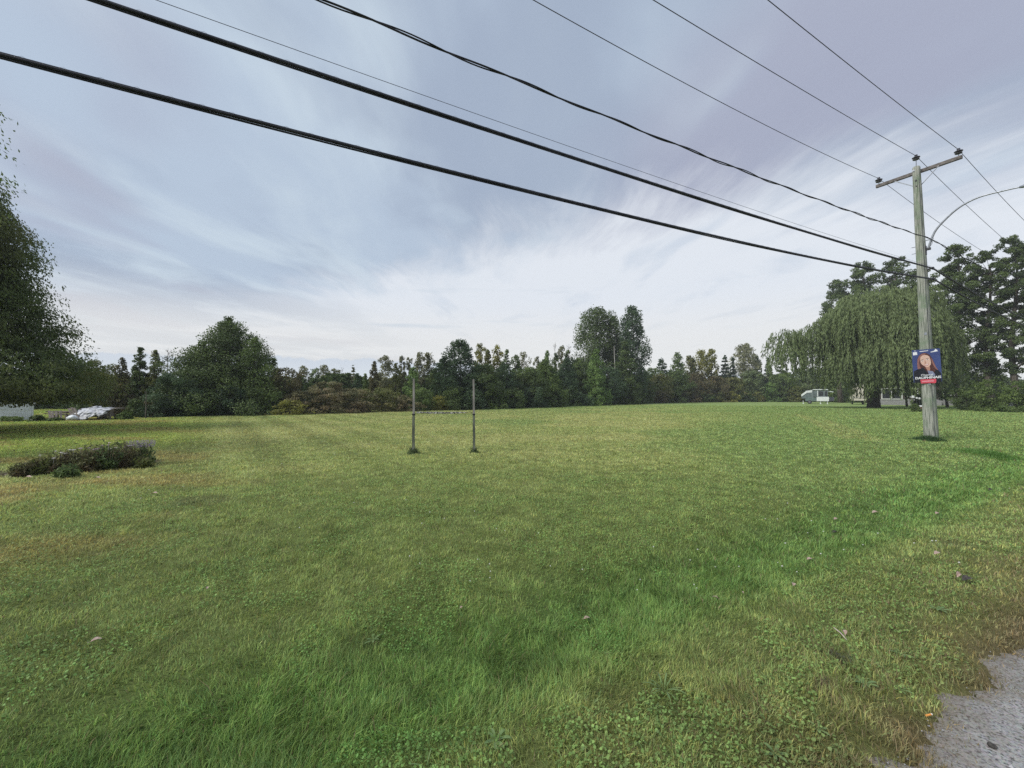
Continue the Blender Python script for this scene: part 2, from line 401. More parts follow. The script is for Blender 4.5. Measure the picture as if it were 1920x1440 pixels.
# gravel shoulder beside the road (and the asphalt behind the camera)
def gravel_edge(s):
    return 0.66 + 0.10 * np.sin(s * 0.9) + 0.34 * (fbm(s * 1.3, s * 0 + 4, 71, 4) - 0.5) + 0.16 * (fbm(s * 7, s * 0 + 9, 73, 3) - 0.5) + 0.07 * (fbm(s * 26, s * 0 + 2, 75, 2) - 0.5)
def build_road():
    s = np.concatenate([np.linspace(-60, -4, 120), np.arange(-3.98, 12, 0.012), np.linspace(12.05, 220, 500)])
    e = gravel_edge(s); ts = [-1.35, -0.6, 0.0, 0.3]; rows = []
    for t in ts: rows.append(np.full_like(s, t))
    for f in (0.5, 0.85, 1.0): rows.append(0.3 + (e - 0.3) * f)
    V = []
    for j, t in enumerate(rows):
        x = s * RD[0] + t * RN[0]; y = s * RD[1] + t * RN[1]
        V.append(np.stack([x, y, hz(x, y) + (0.014 if j < len(rows) - 1 else 0.001)], 1))
    n = len(s); V = np.concatenate(V); q = []
    for j in range(len(rows) - 1):
        a = j * n + np.arange(n - 1); q.append(np.stack([a, a + 1, a + 1 + n, a + n], 1))
    q = np.concatenate(q); dirt = np.concatenate([np.full(n, v_) for v_ in (0, 0, 0, .12, .35, .7, 1.0)])
    m, nt, b = mat_new('gravel', 0.9, 0.2); N, L = nt.nodes, nt.links
    tc = N.new('ShaderNodeTexCoord')
    vo = N.new('ShaderNodeTexVoronoi'); vo.inputs['Scale'].default_value = 120; L.new(tc.outputs['Object'], vo.inputs['Vector'])
    nz = N.new('ShaderNodeTexNoise'); nz.inputs['Scale'].default_value = 75; nz.inputs['Detail'].default_value = 7; nz.inputs['Roughness'].default_value = .6; L.new(tc.outputs['Object'], nz.inputs['Vector'])
    nb = N.new('ShaderNodeTexNoise'); nb.inputs['Scale'].default_value = 2.2; nb.inputs['Detail'].default_value = 5; L.new(tc.outputs['Object'], nb.inputs['Vector'])
    rp = N.new('ShaderNodeValToRGB'); e_ = rp.color_ramp.elements; e_[0].position = 0.36; e_[0].color = (0.075, 0.075, 0.075, 1); e_[1].position = 0.50; e_[1].color = (0.31, 0.298, 0.278, 1)
    L.new(nz.outputs[0], rp.inputs[0])
    mx = N.new('ShaderNodeMix'); mx.data_type = 'RGBA'; mx.blend_type = 'OVERLAY'; mx.inputs[0].default_value = 0.35; L.new(rp.outputs[0], mx.inputs[6]); L.new(vo.outputs['Color'], mx.inputs[7])
    hs = N.new('ShaderNodeHueSaturation'); hs.inputs['Saturation'].default_value = 0.25; L.new(mx.outputs[2], hs.inputs['Color'])
    mr = N.new('ShaderNodeMapRange'); L.new(nb.outputs[0], mr.inputs[0]); mr.inputs[1].default_value = 0.3; mr.inputs[2].default_value = 0.7; mr.inputs[3].default_value = 0.75; mr.inputs[4].default_value = 1.1
    vm = N.new('ShaderNodeVectorMath'); vm.operation = 'SCALE'; L.new(hs.outputs[0], vm.inputs[0]); L.new(mr.outputs[0], vm.inputs[3])
    da = N.new('ShaderNodeAttribute'); da.attribute_name = 'dirt'; nd_ = N.new('ShaderNodeTexNoise'); nd_.inputs['Scale'].default_value = 14; nd_.inputs['Detail'].default_value = 6; L.new(tc.outputs['Object'], nd_.inputs['Vector'])
    ad = N.new('ShaderNodeMath'); ad.operation = 'ADD'; L.new(da.outputs['Fac'], ad.inputs[0]); L.new(nd_.outputs[0], ad.inputs[1])
    dr = N.new('ShaderNodeMapRange'); L.new(ad.outputs[0], dr.inputs[0]); dr.inputs[1].default_value = 0.72; dr.inputs[2].default_value = 1.35; dr.inputs[4].default_value = .6
    dm = N.new('ShaderNodeMix'); dm.data_type = 'RGBA'; L.new(dr.outputs[0], dm.inputs[0]); L.new(vm.outputs[0], dm.inputs[6]); dm.inputs[7].default_value = (.145, .115, .075, 1); L.new(dm.outputs[2], b.inputs['Base Color'])
    bp = N.new('ShaderNodeBump'); bp.inputs['Strength'].default_value = 0.6; bp.inputs['Distance'].default_value = 0.006; L.new(nz.outputs[0], bp.inputs['Height']); L.new(bp.outputs[0], b.inputs['Normal'])
    o = np_mesh('gravel_shoulder', V, q, np.full(len(q), 4), m, attrs={'dirt': ('POINT', 'FLOAT', dirt)})
    tag(o, 'grey gravel road shoulder with ragged grassy edge', None, None, 'structure')
    am = noise_mat('asphalt', (0.04, 0.04, 0.042), (0.075, 0.075, 0.078), 60, 0.85, bump=0.4)
    V = []; s2 = np.linspace(-60, 220, 60)
    for t in (-8.2, -1.36):
        x = s2 * RD[0] + t * RN[0]; y = s2 * RD[1] + t * RN[1]; V.append(np.stack([x, y, x * 0 + 0.045], 1))
    n = len(s2); a = np.arange(n - 1)
    o = np_mesh('road', np.concatenate(V), np.stack([a, a + n, a + n + 1, a + 1], 1), np.full(n - 1, 4), am)
    tag(o, None, None, None, 'structure')
build_road()

# ------------------------------------------------------------------ grass blades
POLE_P = gp(1746, 823)
POST_L = gz(775, 852); POST_R = gz(889, 850)
def blades(name, x, y, h, w, col, seed, lean=0.5, seg2=True, kind='stuff', label=None, zoff=0.0, parent=None):
    rng = np.random.default_rng(seed); n = len(x)
    z = hz(x, y) - 0.004 + zoff
    b = fbm(x * 2.6, y * 2.6, 151, 2) * 14 + rng.normal(0, 1.25, n); a = b + np.pi / 2 + rng.normal(0, .8, n); dx, dy = np.cos(a), np.sin(a)
    ln = rng.uniform(0.2, 1.3, n) * lean
    lx, ly = np.cos(b) * ln * h, np.sin(b) * ln * h
    hh = h * np.sqrt(np.clip(1 - (ln * 0.75) ** 2, 0.1, 1))
    B = np.stack([x, y, z], 1); W = np.stack([dx * w / 2, dy * w / 2, 0 * w], 1)
    if seg2:
        mid = B + np.stack([lx * 0.30, ly * 0.30, hh * 0.62], 1); tip = B + np.stack([lx, ly, hh], 1)
        V = np.stack([B - W, B + W, mid + W * 0.75, mid - W * 0.75, tip], 1).reshape(-1, 3)
        i = np.arange(n)[:, None] * 5
        q = np.concatenate([i + np.array([[0, 1, 2, 3]]), i + np.array([[3, 2, 4]])], 1)
        sizes = np.tile([4, 3], n); fc = np.repeat(col, 2, axis=0)
    else:
        tip = B + np.stack([lx, ly, hh], 1)
        V = np.stack([B - W, B + W, tip], 1).reshape(-1, 3)
        q = np.arange(n * 3); sizes = np.full(n, 3); fc = col
    fc = np.concatenate([fc, np.ones((len(fc), 1))], 1)
    return np_mesh(name, V, q, sizes, M['blade'], attrs={'turf': ('FACE', 'FLOAT_COLOR', fc)}, parent=parent)
def blade_mat():
    m, nt, b = mat_new('grass_blade', 0.5, 0.25); N, L = nt.nodes, nt.links
    at = N.new('ShaderNodeAttribute'); at.attribute_name = 'turf'; L.new(at.outputs['Color'], b.inputs['Base Color'])
    tr = N.new('ShaderNodeBsdfTranslucent'); L.new(at.outputs['Color'], tr.inputs[0])
    ms = N.new('ShaderNodeMixShader'); ms.inputs[0].default_value = 0.4
    L.new(b.outputs[0], ms.inputs[1]); L.new(tr.outputs[0], ms.inputs[2]); L.new(ms.outputs[0], N['Material Output'].inputs[0])
    return m
M['blade'] = blade_mat()
def blade_colour(x, y, rng, gain=1.45):
    c = lawn_col(x, y) * gain
    n = len(x); v = rng.normal(1.0, 0.26, n).clip(0.45, 1.8); c = c * v[:, None]
    c = c * (0.62 + 0.76 * fbm(x * 9, y * 9, 141, 3))[:, None]
    hue = rng.normal(0, 0.10, n); c[:, 0] *= (1 + hue); c[:, 2] *= (1 - hue * 0.5)
    st = rng.random(n) < (0.035 + 0.20 * (1 - sst(tcoord(x, y), 0.8, 1.9)))
    c[st] = np.array([0.34, 0.27, 0.15]) * rng.uniform(0.6, 1.15, (st.sum(), 1))
    return np.clip(c, 0.01, 0.7)
def build_grass():
    rng = np.random.default_rng(7)
    # radial sampling, density falling with distance
    rs = np.geomspace(1.15, 75, 400); rho = 11500 * np.minimum(1, (2.6 / rs)) ** 1.62
    half = 1.13
    cdf = np.concatenate([[0], np.cumsum(0.5 * (rho[1:] * rs[1:] + rho[:-1] * rs[:-1]) * np.diff(rs) * 2 * half)])
    n = int(cdf[-1]); print('blades', n)
    r = np.interp(rng.random(n) * cdf[-1], cdf, rs); a = rng.uniform(-half, half, n)
    x = r * np.sin(a); y = r * np.cos(a)
    t = tcoord(x, y); s = scoord(x, y)
    ge = gravel_edge(s)
    n2 = fbm(x * 1.8, y * 1.8, 31, 3); n5 = fbm(x * 3.5, y * 3.5, 81, 2)
    keep = (t > ge - 0.16 + 0.24 * rng.random(n)) | ((t > ge - 0.55) & (n5 > 0.70) & (rng.random(n) < .5))
    thin = (1 - sst(t - ge, -0.1, 0.05)) * 0.35
    keep &= rng.random(n) > thin
    for (px, py, rad) in ((1577, 1236, 0.055), (1590, 1190, 0.03)):
        p = gp(px, py); keep &= np.hypot(x - p[0], y - p[1]) > rad * rng.uniform(0.7, 1.1, n)
    keep &= seg_dist(x, y, BED_A, BED_B) > 0.36
    keep &= r < 75
    x, y, r, t, n2, n5 = [q[keep] for q in (x, y, r, t, n2, n5)]; n = len(x)
    lush = np.exp(-((t - 2.42) / 0.50) ** 2)
    h = 0.024 + 0.022 * rng.random(n) + 0.042 * lush * rng.uniform(0.3, 1.4, n) * sst(n2, 0.2, 0.6) + 0.02 * sst(n5, 0.55, 0.8)
    h *= np.where(r > 15, 1.0 + (r - 15) * 0.012, 1.0)
    tall = rng.random(n) < 0.004; h[tall] *= 1.8
    w = np.maximum(0.0040, 0.00125 * r) * rng.uniform(0.6, 1.2, n)
    bw_ = rng.random(n) < .06; w[bw_] *= 2.1; h[bw_] *= .8
    c = blade_colour(x, y, rng)
    nr = r < 9
    o = blades('grass', x[nr], y[nr], h[nr], w[nr], c[nr], 11, 0.9, True)
    tag(o, 'short mown grass with longer lush blades in the ditch', None, None, 'stuff')
    fr = ~nr
    o = blades('far_grass', x[fr], y[fr], h[fr] * 1.1, w[fr] * 1.6, c[fr], 12, 0.9, False)
    tag(o, 'mown grass of the field farther out', None, None, 'stuff')
    # clover and small broad leaves lying low in the turf
    m = 110000; r = 1.2 + 7.5 * rng.random(m) ** 1.1; a = rng.uniform(-half, half, m); x = r * np.sin(a); y = r * np.cos(a)
    t = tcoord(x, y); cl = fbm(x * 1.6, y * 1.6, 91, 3)
    keep = (t > gravel_edge(scoord(x, y)) + 0.08) & (cl > 0.47 + 0.25 * np.exp(-((t - 2.42) / 0.5) ** 2)) 
    x, y, r = x[keep], y[keep], r[keep]; n = len(x)
    sz = rng.uniform(0.0035, 0.0085, n) * (1 + 0.05 * r); z = hz(x, y) + rng.uniform(0.012, 0.034, n)
    N_ = np.stack([rng.normal(0, .45, n), rng.normal(0, .45, n), np.ones(n)], 1); N_ /= np.linalg.norm(N_, axis=1)[:, None]
    T = np.cross(N_, np.stack([np.cos(a[:n]), np.sin(a[:n]), 0 * x], 1)); T /= np.linalg.norm(T, axis=1)[:, None] + 1e-9; Bt = np.cross(N_, T)
    C0 = np.stack([x, y, z], 1); P = []
    for k in range(6):
        q = math.pi / 3 * k; rr_ = sz * (1.0 if k % 2 else 0.82)
        P.append(C0 + T * (rr_ * math.cos(q))[:, None] + Bt * (rr_ * math.sin(q))[:, None])
    V = np.stack(P, 1).reshape(-1, 3)
    c = lawn_col(x, y) * np.array([0.95, 1.25, 1.1]) * rng.uniform(0.6, 1.4, (n, 1)); c = np.concatenate([c, np.ones((n, 1))], 1)
    o = np_mesh('clover', V, np.arange(n * 6), np.full(n, 6), M['blade'], attrs={'turf': ('FACE', 'FLOAT_COLOR', c)})
    tag(o, 'clover and small broad leaves low in the turf', None, None, 'stuff')
    # white clover heads, pale specks
    m = 170; px = rng.uniform(250, 1900, m); py = 800 + 300 * rng.random(m) ** 1.3
    V = []; fl = []
    mb = MB()
    for i in range(m):
        p = gz(px[i], py[i])
        if tcoord(p.x, p.y) < 1.2 or fbm(np.array([p.x * .3]), np.array([p.y * .3]), 101, 2)[0] < 0.5: continue
        s_ = 0.005 + 0.004 * rng.random() + 0.0005 * p.y
        mb.box((p.x, p.y, p.z + 0.05), (s_, s_, s_ * .8))
    o = mb.build('clover_flowers', noise_mat('clover_white', (0.5, 0.5, 0.45), (0.75, 0.75, 0.7), 40))
    tag(o, 'tiny white clover heads dotted over the lawn', None, None, 'stuff')
build_grass()

def tuft(px, py, rad, hgt, n, seed, label, col=(0.11, 0.15, 0.06), group=None):
    rng = np.random.default_rng(seed); p = gz(px, py)
    q = rng.normal(0, rad * 0.55, (n, 2)); x = p.x + q[:, 0]; y = p.y + q[:, 1]; d = np.hypot(q[:, 0], q[:, 1])
    h = hgt * np.exp(-(d / rad) ** 2) * rng.uniform(0.5, 1.1, n) + 0.03
    c = np.array(col) * rng.uniform(0.6, 1.5, (n, 1))
    o = blades('grass_tuft', x, y, h, np.full(n, 0.012), c, seed, 0.5, True)
    tag(o, label, None, None, 'stuff')
tuft(775, 852, 0.14, 0.22, 420, 1, 'shaggy grass tuft round the foot of the left wooden post')
tuft(889, 850, 0.10, 0.20, 280, 2, 'shaggy grass tuft round the foot of the right wooden post')
tuft(1740, 826, 0.42, 0.22, 900, 3, 'dark grass tuft round the foot of the utility pole', (0.05, 0.10, 0.035))
tuft(1855, 850, 0.8, 0.11, 1500, 4, 'bushy clump of weeds to the right of the utility pole', (0.12, 0.24, 0.055))

# rosettes of broad-leaved weeds in the verge
def weed(px, py, size, nl, seed, label, narrow=False):
    rng = random.Random(seed); p = gz(px, py); mb = MB(); size *= .72
    for k in range(nl):
        a = 2 * math.pi * k / nl + rng.uniform(-.25, .25); L_ = size * rng.uniform(0.7, 1.1); w = L_ * (0.07 if narrow else rng.uniform(0.22, 0.32))
        d = Vector((math.cos(a), math.sin(a), 0)); s = Vector((-d.y, d.x, 0)); rise = rng.uniform(0.25, 0.7)
        P = []
        for f, ww, zz in ((0, .15, 0), (.35, .8, .22), (.65, 1, .32), (.88, .6, .30), (1, .05, .24)):
            c = d * (L_ * f) + Vector((0, 0, L_ * zz * rise * 1.6))
            P.append((c - s * w * ww * .5, c + Vector((0, 0, -w * .12 * ww)), c + s * w * ww * .5))
        V = [v for tr in P for v in tr]; Fc = []
        for i in range(4):
            for j in range(2): Fc.append((i * 3 + j, i * 3 + j + 1, i * 3 + j + 4, i * 3 + j + 3))
        mb.add(V, Fc)
    o = mb.build('weed', M['weed'], smooth=True); o.location = p + Vector((0, 0, 0.012)); tag(o, label, 'weed', 'broad-leaved weeds in the verge')
M['weed'] = noise_mat('weed_leaf', (0.085, 0.145, 0.05), (0.16, 0.23, 0.085), 20, 0.5)
for i, (px, py, s, nl, lb, nar) in enumerate((
    (1688, 1232, .085, 6, 'pale broad-leaved weed midway between the bare earth hole and the gravel', False),
    (1635, 1250, .06, 5, 'small two-leaved weed just right of the bare earth hole', False),
    (1760, 1145, .10, 7, 'spreading silvery weed beneath the curled leaf litter near the gravel', False),
    (1620, 1290, .085, 8, 'ragged weed clump below the bare earth hole', False),
    (1535, 1372, .07, 6, 'heart-leaved weed at the brown verge near the bottom edge', False),
    (1455, 1420, .08, 6, 'broad-leaved weed at the bottom edge left of the brown verge', False),
    (1245, 1290, .17, 11, 'star-shaped crabgrass clump in the short olive turf', True),
    (1228, 1330, .09, 7, 'smaller crabgrass clump just below the star-shaped one', True),
    (930, 1370, .10, 7, 'pale thistle-like weed at the bottom centre', False),
    (700, 1180, .09, 6, 'light green plantain at the near edge of the lush ditch grass', False),
    (800, 1420, .11, 4, 'few long pale blades fallen over at bottom centre left', True),
    (1690, 1300, .06, 6, 'low weed close to the ragged gravel edge', False))):
    weed(px, py, s, nl, 300 + i, lb, nar)

# fallen leaves and litter
M['dead_leaf'] = noise_mat('dead_leaf', (0.30, 0.20, 0.16), (0.52, 0.42, 0.36), 60, 0.7)
M['dark_leaf'] = noise_mat('dark_litter', (0.03, 0.028, 0.025), (0.10, 0.09, 0.08), 40, 0.8)
def fallen_leaf(px, py, L_, ang, label, mat='dead_leaf', curl=0.3, name='fallen_leaf'):
    p = gz(px, py); mb = MB(); prof = ((0, .04), (.12, .30), (.3, .48), (.5, .5), (.72, .36), (.9, .14), (1, .02)); V = []; Fc = []
    for f, w in prof:
        for j, s in enumerate((-1, -.5, 0, .5, 1)):
            V.append((f * L_ - L_ / 2, s * w * L_ * .55, L_ * (curl * (s * s) * .6 * w * 2 + curl * .5 * math.sin(f * 3) * .6) + (0.05 * L_ if j == 2 else 0)))
    for i in range(len(prof) - 1):
        for j in range(4): Fc.append((i * 5 + j, i * 5 + j + 1, i * 5 + j + 6, i * 5 + j + 5))
    mb.add(V, Fc); mb.tube([(-L_ / 2, 0, 0), (-L_ * .75, 0.004, L_ * .05)], 0.0012, 5)
    o = mb.build(name, M[mat], smooth=True)
    o.location = p + Vector((0, 0, 0.036)); o.rotation_euler = (0.15, -0.1, ang)
    tag(o, label, 'leaf', 'fallen leaves on the grass')
for a in ((180, 1212, .055, .6, 'pinkish brown fallen leaf alone in the dark lawn at lower left'),
          (1341, 1110, .045, 2.6, 'pale curled leaf on short grass just past the ditch, lower of the near pair'),
          (1392, 1102, .03, 1.5, 'small tan leaf just right of the pale curled leaf'),
          (388, 1112, .035, 2.2, 'small pale leaf in the left lawn above the pinkish one'),
          (1100, 1131, .05, 0.2, 'brownish leaf sunk in the lush ditch grass'),
          (1567, 962, .07, 0.4, 'pale round leaf on the bright band of grass at right'),
          (1518, 1037, .06, 0.1, 'greyish leaf lying flat in the lush grass near the right'),
          (1641, 948, .09, 0.0, 'whitish leaf beyond the bright band below the pole'),
          (1758, 1046, .075, 0.2, 'cream leaf beside the worn patch at right'),
          (1488, 1096, .05, 0.9, 'dull tan leaf left of the cream one, in short turf'),
          (1757, 945, .08, 0.3, 'beige leaf on the grass below and right of the pole'),
          (290, 931, .09, 0.1, 'pale leaf on the lawn below the flower bed'),
          (52, 900, .14, 0.1, 'large cream leaf at the lower left rim of the flower bed'),
          (183, 901, .10, 0.2, 'white leaf just below the middle of the flower bed'),
          (865, 1128, .03, 1.0, 'tiny whitish leaf above the lush ditch at centre')):
    fallen_leaf(*a)
fallen_leaf(1582, 1199, .05, 1.2, 'pink curled leaf at the rim of the bare earth hole', 'dead_leaf', .5)
fallen_leaf(1800, 1090, .07, .3, 'grey curled leaf on the dark litter near the gravel', 'dead_leaf', .6)
fallen_leaf(1815, 1096, .10, .1, 'black rotted leaf under the grey curled one', 'dark_leaf', .3)
fallen_leaf(1858, 907, .10, .1, 'dark brown leaf far right on the verge', 'dark_leaf', .4)
fallen_leaf(1565, 982, .08, .1, 'dark leaf just below the pale round leaf', 'dark_leaf', .4)
mb = MB(); a_, b_ = gz(1564, 1193), gz(1588, 1215)
mb.tube([a_ + Vector((0, 0, .05)), (a_ + b_) / 2 + Vector((0.003, 0, .052)), b_ + Vector((0, 0, .045))], [.0028, .0032, .002], 7)
tag(mb.build('twig', noise_mat('dry_twig', (.4, .33, .3), (.6, .5, .46), 50)), 'dry pale twig beside the bare earth hole', 'twig')
p = gz(1742, 1352); mb = MB(); mb.tube([p + Vector((-.014, 0, .022)), p + Vector((.014, .004, .024))], .0042, 10)
cb = mb.build('cigarette_butt', noise_mat('orange_paper', (.7, .28, .06), (.8, .38, .1), 80)); tag(cb, 'orange cigarette butt at the grassy edge of the gravel', 'cigarette butt')
mb = MB(); p = gz(1742, 1352); mb.tube([p + Vector((.0142, .004, .024)), p + Vector((.020, .0047, .0244))], .0041, 10); mb.build('paper_end', noise_mat('white_paper', (.7, .68, .62), (.8, .78, .72), 80), cb)
# loose stones on the shoulder
M['stone'] = noise_mat('stone', (.16, .16, .17), (.42, .42, .43), 30, .85)
rng = np.random.default_rng(5); mb = MB()
for k in range(1500):
    s = rng.uniform(1.6, 7); t = rng.uniform(-.4, 0.75); 
    if t > gravel_edge(np.array([s]))[0] + .03: continue
    x = s * RD[0] + t * RN[0]; y = s * RD[1] + t * RN[1]; z = float(hz(x, y)) + .014; q = rng.uniform(.0018, .006) * (1 + (rng.random() < .03))
    R_ = Matrix.Rotation(rng.uniform(0, 3), 3, 'Z') @ Matrix.Rotation(rng.uniform(0, 3), 3, 'X')
    V = [R_ @ Vector(v) * q for v in ((1, 0, 0), (-1, .1, 0), (0, 1, .1), (0, -.9, 0), (.1, 0, .7), (0, 0, -.7))]
    mb.add([v + Vector((x, y, z + q * .3)) for v in V], [(0, 2, 4), (2, 1, 4), (1, 3, 4), (3, 0, 4), (2, 0, 5), (1, 2, 5), (3, 1, 5), (0, 3, 5)])
tag(mb.build('gravel_stones', M['stone']), 'loose pebbles strewn on the grey gravel shoulder', None, None, 'stuff')
for (px, py, r_, sd_, lb, mt) in ((1860, 1408, .016, 1, 'black pebble on the gravel near the bottom right', 'dark_leaf'),):
    p = gz(px, py); rg = random.Random(sd_); mb = MB()
    mb.lathe([(r_ * .5, 0), (r_, r_ * .3), (r_ * .95, r_ * .7), (r_ * .4, r_ * 1.05)], (0, 0, 0), 9)
    mb.V = [(v[0] * (1 + rg.uniform(-.15, .2)), v[1] * (1 + rg.uniform(-.15, .2)), v[2]) for v in mb.V]
    o = mb.build('pebble', M[mt]); o.location = p + Vector((0, 0, .012)); tag(o, lb, 'pebble')

# ------------------------------------------------------------------ utility pole, wires, street lamp, poster
d3 = Vector((RD[0], RD[1], 0)); n3 = Vector((RN[0], RN[1], 0))
M['pole_wood'] = noise_mat('weathered_pole_wood', (.10, .12, .09), (.38, .39, .34), 13, .85, (3, 3, .14), .9, 9, .34, .56, c3=(.17, .24, .15), s3=1.6)
M['arm_wood'] = noise_mat('crossarm_wood', (.10, .09, .085), (.22, .20, .19), 9, .85, (1, 1, 1), .4)
M['steel'] = noise_mat('galvanised_steel', (.28, .30, .33), (.42, .44, .48), 12, .45, metallic=.6)
M['dark_metal'] = noise_mat('dark_metal', (.03, .03, .035), (.07, .07, .08), 12, .5)
M['ceramic'] = noise_mat('brown_ceramic', (.035, .035, .045), (.08, .08, .10), 12, .25, spec=.6)
M['cable'] = noise_mat('black_cable', (.014, .015, .018), (.035, .036, .042), 3, .5)
M['wire'] = noise_mat('bare_wire', (.05, .055, .075), (.09, .095, .12), 3, .45)
PB = Vector((POLE_P[0], POLE_P[1], float(hz(POLE_P[0], POLE_P[1]))))
TOP = Vector((PB.x - .125, PB.y + .13, 10.32))
def pole_at(z): f = (z - PB.z) / (TOP.z - PB.z); return PB.lerp(TOP, f)
pole = empty('utility_pole', PB, 0, 'tall weathered wooden utility pole with crossarm at right', 'utility pole')
def L(v): return Vector(v) - PB
mb = MB(); zs = [-.4, 0, .3, 1, 2, 3.5, 5, 6.5, 8, 9.3, 10.1, 10.27, 10.32]
rad = lambda z: .205 - .0088 * z
mb.tube([L(pole_at(z)) + Vector((.006 * math.sin(z * 3), 0, 0)) for z in zs], [rad(z) if z < 10.3 else rad(z) * .8 for z in zs], 20)
mb.build('shaft', M['pole_wood'], pole, True)
ARMZ = 10.16; ac = pole_at(ARMZ) + d3 * .165 + n3 * .05   # crossarm bolted to the far face
rotd = Matrix.Rotation(A30 + math.pi / 2, 3, 'Z')
mb = MB(); mb.box(L(ac), (2.42, .095, .125), rotd, .008); arm = mb.build('crossarm', M['arm_wood'], pole)
mb = MB(); mb.tube([L(ac) + d3 * .06, L(ac) - d3 * .31], .011, 8); mb.box(L(ac) - d3 * .29, (.06, .012, .06), rotd); mb.build('bolt', M['steel'], pole)
for s in (-1, 1):
    mb = MB(); mb.tube([L(ac) + n3 * (s * .62) + Vector((0, 0, -.055)) - d3 * .055, L(pole_at(ARMZ - .62)) + d3 * .125], .014, 6); mb.build('brace', M['steel'], pole)
mb = MB(); mb.tube([L(pole_at(ARMZ - .62)) - d3 * .15, L(pole_at(ARMZ - .62)) + d3 * .15], .018, 8); mb.build('bolt', M['dark_metal'], pole)
mb = MB(); mb.box(L(pole_at(9.75)) - d3 * .12, (.05, .03, .06), rotd); mb.build('bolt', M['dark_metal'], pole)
def insulator(base, stem):
    mb = MB(); mb.tube([L(base) + Vector((0, 0, -.06)), L(base) + Vector((0, 0, stem))], .014, 8); pin = mb.build('insulator', M['steel'], pole)
    z0 = stem - .02; mb = MB()
    mb.lathe([(.03, z0), (.07, z0 + .005), (.10, z0 + .02), (.10, z0 + .03), (.045, z0 + .055), (.045, z0 + .07), (.115, z0 + .085), (.12, z0 + .10), (.05, z0 + .14), (.04, z0 + .155), (.05, z0 + .17), (.045, z0 + .20), (.02, z0 + .21)], L(base), 18)
    mb.build('shell', M['ceramic'], pin, True)
    return base + Vector((0, 0, z0 + .165))
I1 = insulator(ac + n3 * 1.12 + Vector((0, 0, .0625)), .10)
I3 = insulator(ac - n3 * 1.12 + Vector((0, 0, .0625)), .10)
I2 = insulator(pole_at(10.32) + Vector((0, 0, 0)), .28)
# hardware on the shaft: cable clamps, ground wire steps
TWZ = 7.45
def poleside(z, out): return pole_at(z) - n3 * out           # road side of the pole
for z in (7.0, 7.25):
    mb = MB(); mb.tube([L(pole_at(z)) + n3 * .10 - d3 * .05, L(pole_at(z)) + n3 * .24 - d3 * .05], .009, 6); mb.build('bolt', M['dark_metal'], pole)
K1 = poleside(6.32, .30); K2 = poleside(5.92, .30); KT = poleside(7.42, .30)
for k, nm in ((K1, 'cable_clamp'), (K2, 'cable_clamp')):
    mb = MB(); mb.box(L(k) + n3 * .08, (.22, .05, .05), rotd, .006); mb.box(L(k), (.05, .11, .10), rotd, .006); mb.build(nm, M['dark_metal'], pole)
mb = MB(); mb.box(L(KT) + n3 * .06, (.24, .035, .035), rotd, .004); mb.tube([L(KT) + Vector((0, 0, -.05)), L(KT) + Vector((0, 0, .05))], .03, 10); mb.build('spool_bracket', M['steel'], pole)
# staples, nail heads and small blank tags on the lower shaft
rgp = random.Random(21); mb = MB()
for k in range(60):
    z = rgp.uniform(1.0, 3.4); a_ = rgp.uniform(-2.9, -.9); c_ = L(pole_at(z)) + Vector((math.cos(a_), math.sin(a_), 0)) * (rad(z) + .002); mb.box(c_, (.012, .006, .004), Matrix.Rotation(a_, 3, 'Z'))
tag(mb.build('staples', M['steel'], pole), kind='stuff')
for z, a_ in ((2.05, -2.2), (3.9, -2.35)):
    mb = MB(); mb.box(L(pole_at(z)) + Vector((math.cos(a_), math.sin(a_), 0)) * (rad(z) + .004), (.006, .07, .10), Matrix.Rotation(a_, 3, 'Z'), .001); mb.build('tag', M['steel'], pole)
# ground wire down the pole
mb = MB(); mb.tube([L(pole_at(z)) + (-d3 * .75 - n3 * .66) * (rad(z) + .006) for z in (.1, 2, 4, 6, 8, 9.8)], .005, 6); mb.build('ground_wire', M['wire'], pole)

def plane_pt(px, py, ref, ang=A30):
    n = np.array([-math.sin(ang), math.cos(ang), 0]); d = ray(px, py)
    return CAM + d * (np.dot(np.array(ref) - CAM, n) / np.dot(d, n))
def wire_path(att, left_px, right_px, sl=62, sr=52, step=.5):
    """parabolic sag through the attachment and through points seen in the photograph"""
    S, Z = [0.0], [att.z]
    for q in left_px:
        P = plane_pt(*q, att); S.append(-(np.dot(P[:2] - np.array(att[:2]), RD))); Z.append(P[2])
    A = np.array([[s, s * s] for s in S[1:]]); b = np.array(Z[1:]) - att.z
    cl, *_ = np.linalg.lstsq(A, b, rcond=None)
    if cl[1] < .0004: cl[1] = .0004
    P = plane_pt(*right_px, att); s1 = np.dot(P[:2] - np.array(att[:2]), RD); z1 = P[2] - att.z
    c2 = .0018; c1 = (z1 - c2 * s1 * s1) / s1
    print('wire', cl, s1, c1)
    end = -c1 / c2 if c1 < 0 else 50; sr = min(max(end, 35), 60)
    pts = []
    for s in np.arange(-sl, sr + step, step):
        dz = (cl[0] * -s + cl[1] * s * s) if s < 0 else (c1 * s + c2 * s * s)
        pts.append(Vector((att.x + RD[0] * s, att.y + RD[1] * s, att.z + dz)))
    return pts
def wire_obj(name, pts, r, mat, label, cat='wire', group=None, n=6):
    mb = MB(); mb.tube(pts, r, n); o = mb.build(name, mat, None, True); tag(o, label, cat, group); return o
GW = 'bare conductors on the crossarm'
W1 = wire_path(I1, [(1000, 0), (1320, 175)], (1817, 455)); wire_obj('power_line', W1, .0085, M['wire'], 'bare wire on the insulator at the left end of the crossarm', 'power line', GW)
